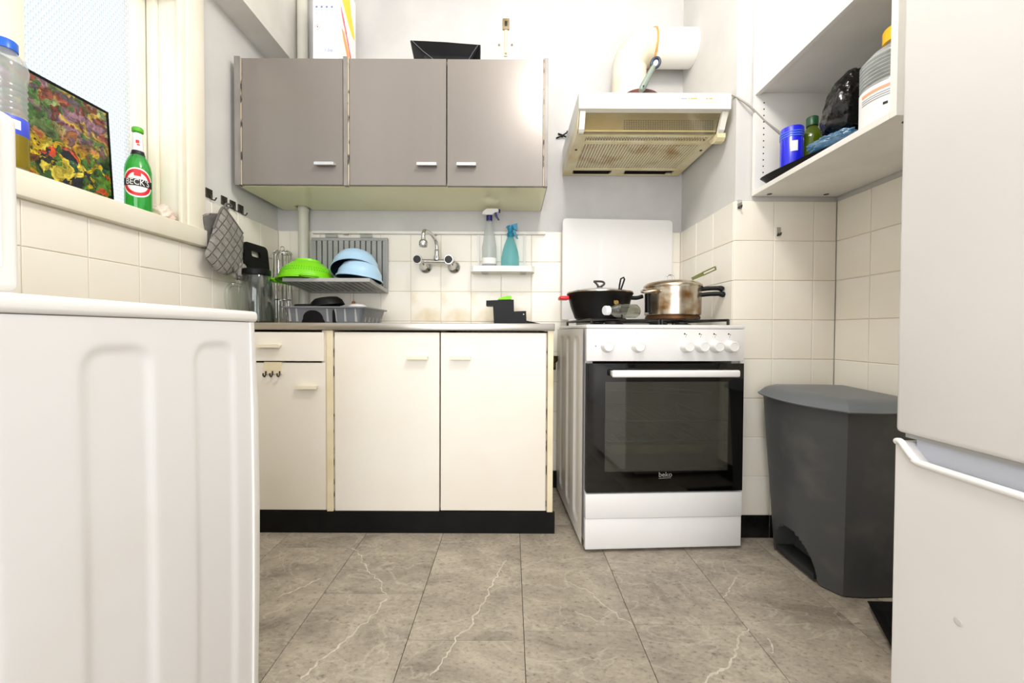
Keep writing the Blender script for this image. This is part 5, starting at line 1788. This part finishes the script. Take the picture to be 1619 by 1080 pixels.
# grey drainer tray with dishes
dt = thing('dish_drainer', 'low grey plastic dish drainer tray on the worktop below the dish rack', 'drainer', (-0.8, 1.84, WT))
def rr3(x0_, x1_, y0__, y1__, z_, r_=0.03):
    return [(x, y, z_) for x, y in rrect(x0_, x1_, y0__, y1__, r_, 5)]
b = MB()
b.loft([rr3(-0.955, -0.645, 1.70, 1.985, WT), rr3(-0.972, -0.628, 1.688, 2.0, WT + 0.064), rr3(-0.982, -0.618, 1.678, 2.01, WT + 0.064), rr3(-0.982, -0.618, 1.678, 2.01, WT + 0.070), rr3(-0.968, -0.632, 1.692, 1.996, WT + 0.070), rr3(-0.95, -0.65, 1.705, 1.98, WT + 0.006)])
tb_ = b.obj('tray', 'plastic_grey', dt, 40)
for x in (-0.94, -0.91, -0.78, -0.745, -0.705, -0.66):
    MB().prism([(x - 0.003, 1.688, WT + 0.06), (x + 0.003, 1.688, WT + 0.06), (x + 0.0045, 1.6965, WT + 0.006), (x - 0.0045, 1.6965, WT + 0.006)], (0, 0.006, 0)).obj('rib', 'rack_grey', dt)
for y in (1.75, 1.80, 1.85, 1.90, 1.95):
    MB().prism([(-0.6325, y - 0.003, WT + 0.06), (-0.6325, y + 0.003, WT + 0.06), (-0.641, y + 0.0045, WT + 0.006), (-0.641, y - 0.0045, WT + 0.006)], (-0.008, 0, 0)).obj('rib', 'rack_grey', dt)
for cx_, w_, h_ in ((-0.842, 0.050, 0.054), (-0.752, 0.008, 0.058)):
    pts = [(cx_ - w_, WT + 0.002)] + [(cx_ + w_ * math.cos(R(180 - 180 * i / 12)) * (0.85), WT + 0.018 + (h_ - 0.018) * math.sin(R(180 * i / 12))) for i in range(13)] + [(cx_ + w_, WT + 0.002)]
    MB().prism([(x, 1.6995 - (z_ - WT) * 0.19 - 0.0022, z_) for x, z_ in pts], (0, 0.004, 0)).obj('drain_opening', 'black_soft', dt)
fp_ = thing('frying_pan', 'small black frying pan upturned in the drainer, showing its tan base', 'frying pan', (-0.845, 1.81, WT + 0.0745))
o = MB().lathe([(0.0, 0.036), (0.05, 0.036), (0.066, 0.022), (0.074, 0.0), (0.071, 0.0), (0.062, 0.02), (0, 0.032)], 32, (0, 0, 0)).obj('pan_bowl', 'wok_black', None, 50)
o.parent = fp_
o.matrix_local = T(0.012, 0, 0.004) @ rot(0, -9, 0)
o2 = MB().lathe([(0, 0.0362), (0.045, 0.0362), (0.045, 0.0372), (0, 0.0374)], 28).obj('pan_base', 'tan', o, 50, local=True)
b = MB()
b.tube(smooth_line([(-0.05, 0.0, 0.008), (-0.085, -0.01, 0.006), (-0.128, -0.02, 0.004)], 5), [0.007] * 10 + [0.005], 10)
o = b.obj('handle', 'wok_black', None, 50)
o.parent = fp_
o = MB().lathe([(0, 0.088), (0.026, 0.086), (0.05, 0.07), (0.068, 0.03), (0.072, 0.0), (0.069, 0.0), (0.064, 0.03), (0.046, 0.067), (0, 0.084)], 36, (-0.724, 1.88, WT + 0.0065)).obj('white_bowl', 'plastic_white', None, 50)
tag(recentre(o, (-0.724, 1.88, WT + 0.0065)), 'white bowl upside down in the grey drainer tray', 'bowl')
hg = thing('hanging_cork', 'small orange-brown wooden plug hanging on a thread below the dish rack', 'plug', (-0.79, 2.055, 0.945))
MB().tube([(-0.81, 2.05, 1.02), (-0.81, 2.05, 0.975)], 0.001, 6).obj('thread', 'tan', hg)
MB().lathe([(0, 0), (0.009, 0.004), (0.0105, 0.015), (0.008, 0.03), (0, 0.034)], 16, (-0.81, 2.05, 0.944)).obj('plug', 'wood', hg, 50)

# ------------------------------------------------------------------ wall tap
tp = thing('wall_tap', 'chrome wall-mounted mixer tap with two black-capped knobs and swivel spout', 'tap', (-0.375, 2.05, 1.17))
MB().tube([(-0.47, 2.03, 1.178), (-0.29, 2.03, 1.178)], 0.0125, 16).obj('body_bar', 'chrome', tp, 50)
for x in (-0.447, -0.30):
    MB().lathe([(0, 0.0), (0.031, 0.0), (0.033, 0.004), (0.026, 0.014), (0.014, 0.022), (0.012, 0.03), (0, 0.03)], 28, (x, 2.086, 1.158), xf=rot(90, 0, 0)).obj('rosette', 'chrome', tp, 50)
    MB().tube([(x, 2.06, 1.158), (x, 2.045, 1.165), (x, 2.03, 1.178)], 0.013, 12).obj('inlet', 'chrome', tp, 50)
for x in (-0.472, -0.316):
    kk = MB().lathe([(0.012, -0.02), (0.015, 0.0), (0.0235, 0.012), (0.0245, 0.03), (0.022, 0.034), (0, 0.034)], 24, (x + 0.005, 2.012, 1.18), xf=rot(90, 0, 0)).obj('knob', 'chrome', tp, 40)
    MB().lathe([(0, 0.0342), (0.0195, 0.0342), (0.0185, 0.0365), (0, 0.037)], 24, (x + 0.005, 2.012, 1.18), xf=rot(90, 0, 0)).obj('knob_cap', 'ink_black', kk, 40)
MB().lathe([(0.017, 0), (0.0175, 0.01), (0.012, 0.03), (0.013, 0.034), (0.013, 0.05), (0.0095, 0.054)], 20, (-0.378, 2.03, 1.185)).obj('spout_collar', 'chrome', tp, 50)
MB().tube(smooth_line([(-0.378, 2.03, 1.235), (-0.379, 2.028, 1.262), (-0.385, 2.01, 1.287), (-0.398, 1.96, 1.304), (-0.412, 1.905, 1.302), (-0.415, 1.888, 1.285), (-0.4155, 1.886, 1.262)], 6), 0.0092, 14).obj('spout', 'chrome', tp, 60)
MB().lathe([(0, 0.0), (0.017, 0.0), (0.0205, 0.006), (0.0205, 0.022), (0.017, 0.03), (0.011, 0.034), (0.0105, 0.045), (0, 0.045)], 24, (-0.4155, 1.886, 1.222)).obj('aerator', 'chrome', tp, 50)

# ------------------------------------------------------------------ little hanging shelf with spray bottles
hs = thing('hanging_shelf', 'small white shelf hanging from the wall rail, holding the spray bottles', 'shelf', (-0.045, 2.03, 1.12))
pl = [(-0.205, 2.07), (-0.205, 1.995), (-0.19, 1.982), (-0.045, 1.974), (0.1, 1.982), (0.115, 1.995), (0.115, 2.07)]
MB().prism([(x, y, 1.122) for x, y in pl], (0, 0, 0.028)).obj('board', 'white_paint', hs, 30)
for x in (-0.135, 0.06):
    MB().box(x - 0.014, x + 0.014, 1.99, 2.06, 1.1175, 1.1219).obj('bracket', 'rack_grey', hs)
for x in (-0.17, 0.068):
    b = MB()
    b.tube([(x, 2.0715, 1.15), (x, 2.0715, 1.12), ], 0.003, 8)
    b.box(x - 0.005, x + 0.005, 2.0702, 2.0735, 1.122, 1.325)
    b.obj('hanger', 'white_paint', hs, 30)
SH = 1.1505
s1 = thing('spray_bottle', 'clear spray bottle with white and navy trigger head on the small shelf', 'spray bottle', (-0.112, 2.02, SH))
sx1, sy1 = -0.112, 2.018
pr = [(0, 0), (0.034, 0), (0.0365, 0.004), (0.0365, 0.10)]
z = 0.1
for i in range(9):
    f_ = 1 - i / 9
    r_ = 0.012 + 0.0245 * f_ ** 0.8
    pr += [(r_, z), (r_ - 0.0018, z + 0.008)]
    z += 0.015
pr += [(0.0105, z), (0.0105, z + 0.012)]
MB().lathe(pr, 28, (sx1, sy1, SH), sy=0.8).obj('bottle_body', 'plastic_clear', s1, 50)
MB().lathe([(0.0366, 0.012), (0.0372, 0.0125), (0.0372, 0.042), (0.0366, 0.0425)], 28, (sx1, sy1, SH), sy=0.8).obj('label', 'label_white', s1, 50)
MB().lathe([(0.012, z - 0.004), (0.0155, z - 0.004), (0.0155, z + 0.022), (0.012, z + 0.024), (0, z + 0.024)], 20, (sx1, sy1, SH)).obj('collar', 'navy', s1, 50)
zt = SH + z + 0.0242
b = MB()
b.prism([(sx1 - 0.036, sy1 - 0.011, zt + 0.004), (sx1 - 0.03, sy1 - 0.011, zt + 0.018), (sx1 - 0.012, sy1 - 0.011, zt + 0.030), (sx1 + 0.04, sy1 - 0.011, zt + 0.030), (sx1 + 0.046, sy1 - 0.011, zt + 0.027), (sx1 + 0.046, sy1 - 0.011, zt + 0.014), (sx1 + 0.03, sy1 - 0.011, zt + 0.012), (sx1 + 0.012, sy1 - 0.011, zt), (sx1 - 0.014, sy1 - 0.011, zt)], (0, 0.022, 0))
b.obj('head', 'plastic_white', s1, 30)
MB().box(sx1 + 0.0462, sx1 + 0.055, sy1 - 0.008, sy1 + 0.008, zt + 0.013, zt + 0.029, 0.002).obj('nozzle', 'navy', s1)
MB().prism([(sx1 + 0.022, sy1 - 0.006, zt + 0.012), (sx1 + 0.036, sy1 - 0.006, zt + 0.013), (sx1 + 0.042, sy1 - 0.006, zt - 0.008), (sx1 + 0.052, sy1 - 0.006, zt - 0.024), (sx1 + 0.043, sy1 - 0.006, zt - 0.024), (sx1 + 0.03, sy1 - 0.006, zt - 0.006)], (0, 0.012, 0)).obj('trigger', 'navy', s1)
s2 = thing('spray_bottle', 'turquoise plant mister spray bottle on the small shelf', 'spray bottle', (-0.008, 2.02, SH))
tx2, ty2 = -0.006, 2.018
MB().lathe([(0, 0), (0.042, 0), (0.0445, 0.004), (0.0445, 0.045), (0.040, 0.075), (0.030, 0.11), (0.019, 0.14), (0.0135, 0.152), (0.0135, 0.16)], 30, (tx2, ty2, SH), sy=0.85).obj('bottle_body', 'plastic_turq', s2, 50)
MB().lathe([(0.0138, 0.150), (0.0165, 0.150), (0.0165, 0.168), (0.012, 0.172), (0.0115, 0.182), (0.016, 0.188), (0.016, 0.205), (0, 0.208)], 22, (tx2, ty2, SH)).obj('collar', 'turquoise', s2, 50)
b = MB()
b.prism([(tx2 - 0.022, ty2 - 0.008, SH + 0.198), (tx2 - 0.016, ty2 - 0.008, SH + 0.205), (tx2 + 0.01, ty2 - 0.008, SH + 0.212), (tx2 + 0.036, ty2 - 0.008, SH + 0.218), (tx2 + 0.036, ty2 - 0.008, SH + 0.182), (tx2 + 0.018, ty2 - 0.008, SH + 0.188), (tx2 + 0.014, ty2 - 0.008, SH + 0.198)], (0, 0.016, 0))
b.obj('head', 'turquoise', s2, 30)
b = MB()
b.prism([(tx2 + 0.012, ty2 - 0.005, SH + 0.186), (tx2 + 0.024, ty2 - 0.005, SH + 0.184), (tx2 + 0.031, ty2 - 0.005, SH + 0.162), (tx2 + 0.040, ty2 - 0.005, SH + 0.142), (tx2 + 0.030, ty2 - 0.005, SH + 0.142), (tx2 + 0.018, ty2 - 0.005, SH + 0.165)], (0, 0.01, 0))
b.obj('trigger', 'turquoise', s2, 30)

# sink caddy with sponge
cd = thing('sink_caddy', 'stepped black plastic sink caddy on the worktop beside the cooker', 'caddy', (-0.01, 1.97, WT))
cp_ = [(-0.121, 0.948), (-0.121, 0.974), (0.012, 0.979), (0.014, 0.922), (0.072, 0.924), (0.074, 0.884), (0.074, WT), (-0.083, WT), (-0.088, 0.948)]
MB().prism([(x, 1.93, z_) for x, z_ in cp_], (0, 0.075, 0)).obj('holder', 'black_plastic', cd, 30)
MB().lathe([(0, 0), (0.003, 0), (0.003, 0.001), (0, 0.001)], 10, (0.06, 1.93, 0.908), xf=rot(90, 0, 0)).obj('rivet', 'cap_white', cd)
MB().prism([(0.0745, 1.935, WT), (0.155, 1.94, WT), (0.155, 1.94, WT + 0.004), (0.0745, 1.935, WT + 0.02)], (0, 0.06, 0)).obj('drip_tongue', 'black_plastic', cd)
b = MB()
b.prism([(-0.065, 1.935, 0.9785), (0.0, 1.935, 0.9805), (0.0, 1.935, 0.998), (-0.02, 1.935, 0.997), (-0.06, 1.935, 0.986)], (0, 0.06, 0))
o = b.obj('sponge', 'sponge_green')
tag(recentre(o, (-0.03, 1.965, 0.9785)), 'bright green sponge lying on the black sink caddy', 'sponge')

# ------------------------------------------------------------------ things on top of the wall cabinets, wall fittings
ZT = Z1 + 0.0065
db = thing('detergent_box', 'tall white washing powder box with yellow and pink swirls, above the corner cabinet', 'box', (-0.84, 1.9, Z1))
qx0, qx1, qy0, qy1 = -0.885, -0.772, 1.79, 1.99
BZ = Z1 - 0.0015
MB().box(qx0, qx1, qy0, qy1, BZ, BZ + 0.44, 0.002, 1).obj('carton', 'box_white', db)
def side_poly(pts, m, name, k_=1):
    MB().prism([(qx1 - 0.0004, qy0 + (qy1 - qy0) * u_, BZ + 0.40 * v_) for u_, v_ in pts], (0.0012 * k_, 0, 0)).obj(name, m, db)
side_poly([(0.02, 1.0), (0.05, 0.88), (0.28, 0.80), (0.52, 0.70), (0.76, 0.62), (0.93, 0.63), (0.86, 0.74), (0.72, 0.85), (0.60, 1.05), (0.03, 1.05)], 'box_yellow', 'yellow_swirl')
side_poly([(0.18, 0.50), (0.30, 0.50), (0.52, 0.38), (0.66, 0.27), (0.80, 0.12), (0.78, 0.08), (0.50, 0.26), (0.28, 0.40)], 'box_orange', 'orange_swirl')
for u0, v0, u1, v1 in ((0.14, 0.72, 0.30, 0.62), (0.28, 0.63, 0.42, 0.54), (0.40, 0.54, 0.54, 0.45), (0.52, 0.45, 0.66, 0.35), (0.62, 0.36, 0.74, 0.27)):
    side_poly([(u0, v0), (u0 + 0.05, v0 - 0.07), (u1, v1 - 0.05), (u1 + 0.03, v1)], 'box_pink', 'side_print', 2)
def front_poly(pts, m, name):
    MB().prism([(qx0 + (qx1 - qx0) * u_, qy0 - 0.0006, BZ + 0.27 * v_) for u_, v_ in pts], (0, 0.001, 0)).obj(name, m, db)
for i in range(4):
    front_poly([(0.12 + 0.2 * i, 0.97), (0.19 + 0.2 * i, 0.97), (0.19 + 0.2 * i, 1.0), (0.12 + 0.2 * i, 1.0)], 'ink_blue', 'table_print')
    for j in range(3):
        front_poly([(0.13 + 0.2 * i, 0.87 + 0.03 * j), (0.18 + 0.2 * i, 0.87 + 0.03 * j), (0.18 + 0.2 * i, 0.878 + 0.03 * j), (0.13 + 0.2 * i, 0.878 + 0.03 * j)], 'label_text', 'table_print')
front_poly([(0.04, 0.80), (0.6, 0.80), (0.6, 0.82), (0.04, 0.82)], 'pale_blue', 'table_print')
b = MB()
cz_, cx_ = BZ + 0.27 * 0.66, qx0 + (qx1 - qx0) * 0.19
b.tube([(cx_ - 0.012, qy0 - 0.0006, cz_), (cx_, qy0 - 0.0006, cz_ + 0.012), (cx_ + 0.012, qy0 - 0.0006, cz_), (cx_, qy0 - 0.0006, cz_ - 0.012)], 0.0007, 6, closed=True)
b.obj('hazard_diamond', 'ink_red', db)
b = MB()
b.box(cx_ - 0.0016, cx_ + 0.0016, qy0 - 0.001, qy0 + 0.0003, cz_ - 0.002, cz_ + 0.005)
b.obj('hazard_mark', 'ink_black', db)
for j in range(5):
    front_poly([(0.3 if j < 2 else 0.12, 0.70 - 0.05 * j), (0.85, 0.70 - 0.05 * j), (0.85, 0.704 - 0.05 * j), (0.3 if j < 2 else 0.12, 0.704 - 0.05 * j)], 'grey_dirt', 'text_line')
tm = text_mesh('1,2kg', 0.017)
MB().mesh_add(tm, T(qx0 + (qx1 - qx0) * 0.62, qy0 - 0.0008, BZ + 0.27 * 0.285) @ rot(90, 0, 0)).obj('weight_print', 'ink_blue', db)

ft = thing('black_foil_tray', 'crumpled black tray tipped up on top of the two-door wall cabinet', 'tray', (-0.29, 1.8, Z1))
b = MB()
y_ = 1.79
A = [(-0.452, 2.115), (-0.145, 2.098), (-0.145, Z1 - 0.0015), (-0.425, Z1 - 0.0015)]
Bk = [(-0.385, 2.055), (-0.185, 2.05), (-0.185, 2.015), (-0.385, 2.015)]
va = [b.bm.verts.new((x, y_, z_)) for x, z_ in A]
vb = [b.bm.verts.new((x, y_ + 0.035, z_)) for x, z_ in Bk]
vc = [b.bm.verts.new((x, y_ + 0.039, z_)) for x, z_ in Bk]
vd = [b.bm.verts.new((x + dx_, y_ + 0.006, z_ + dz_)) for (x, z_), dx_, dz_ in zip(A, (-0.004, 0.004, 0.004, -0.004), (0.004, 0.004, 0, 0))]
for i in range(4):
    j = (i + 1) % 4
    b.bm.faces.new((va[i], va[j], vb[j], vb[i]))
    b.bm.faces.new((vd[i], vd[j], vc[j], vc[i]))
    b.bm.faces.new((va[i], va[j], vd[j], vd[i]))
b.bm.faces.new(vb)
b.bm.faces.new(vc[::-1])
bmesh.ops.subdivide_edges(b.bm, edges=b.bm.edges[:], cuts=3, use_grid_fill=True)
for v in b.bm.verts:
    if v.co.z > Z1 + 0.01:
        v.co.y += mnoise.noise(v.co * 30) * 0.006
        v.co.z += mnoise.noise(v.co * 22 + Vector((4, 4, 4))) * 0.004
b.obj('tray', 'tray_charcoal', ft, 40)
MB().tube([(-0.446, 1.787, 2.112), (-0.40, 1.80, 2.075), (-0.35, 1.815, 2.045)], 0.0012, 6).obj('crease', 'plastic_grey', ft)
MB().tube([(-0.15, 1.787, 2.095), (-0.175, 1.80, 2.07), (-0.20, 1.815, 2.04)], 0.0012, 6).obj('crease', 'plastic_grey', ft)

wb = thing('wall_bracket', 'old cream metal bracket screwed to the wall above the two-door cabinet', 'bracket', (-0.033, 2.085, 2.25))
MB().box(-0.05, -0.016, 2.083, 2.0925, 2.385, 2.44, 0.002).obj('plate', 'tan', wb, 30)
MB().box(-0.04, -0.026, 2.08, 2.0825, 2.40, 2.425, 0.001).obj('screw_plate', 'dark_metal', wb)
MB().box(-0.041, -0.025, 2.086, 2.0925, 2.25, 2.3845, 0.002).obj('strip', 'edge_cream', wb, 30)
for x, z_ in ((-0.068, 2.31), (-0.002, 2.31), (-0.033, 2.262)):
    MB().lathe([(0, 0), (0.006, 0), (0.005, 0.003), (0, 0.004)], 12, (x, 2.0925, z_) if abs(x + 0.033) > 0.01 else (x, 2.0858, z_), xf=rot(90, 0, 0)).obj('screw', 'tan', wb, 40)
wk_ = thing('wall_clip', 'small black forked clip on the wall beside the cooker hood', 'clip', (0.262, 2.085, 1.84))
MB().tube([(0.23, 2.088, 1.83), (0.26, 2.078, 1.838), (0.288, 2.078, 1.856), (0.285, 2.08, 1.862)], 0.004, 8).obj('fork', 'black_plastic', wk_, 50)
MB().tube([(0.24, 2.088, 1.853), (0.262, 2.078, 1.84), (0.29, 2.08, 1.828)], 0.004, 8).obj('fork', 'black_plastic', wk_, 50)
MB().tube([(0.262, 2.092, 1.84), (0.262, 2.077, 1.84)], 0.005, 8).obj('stem', 'black_plastic', wk_, 50)
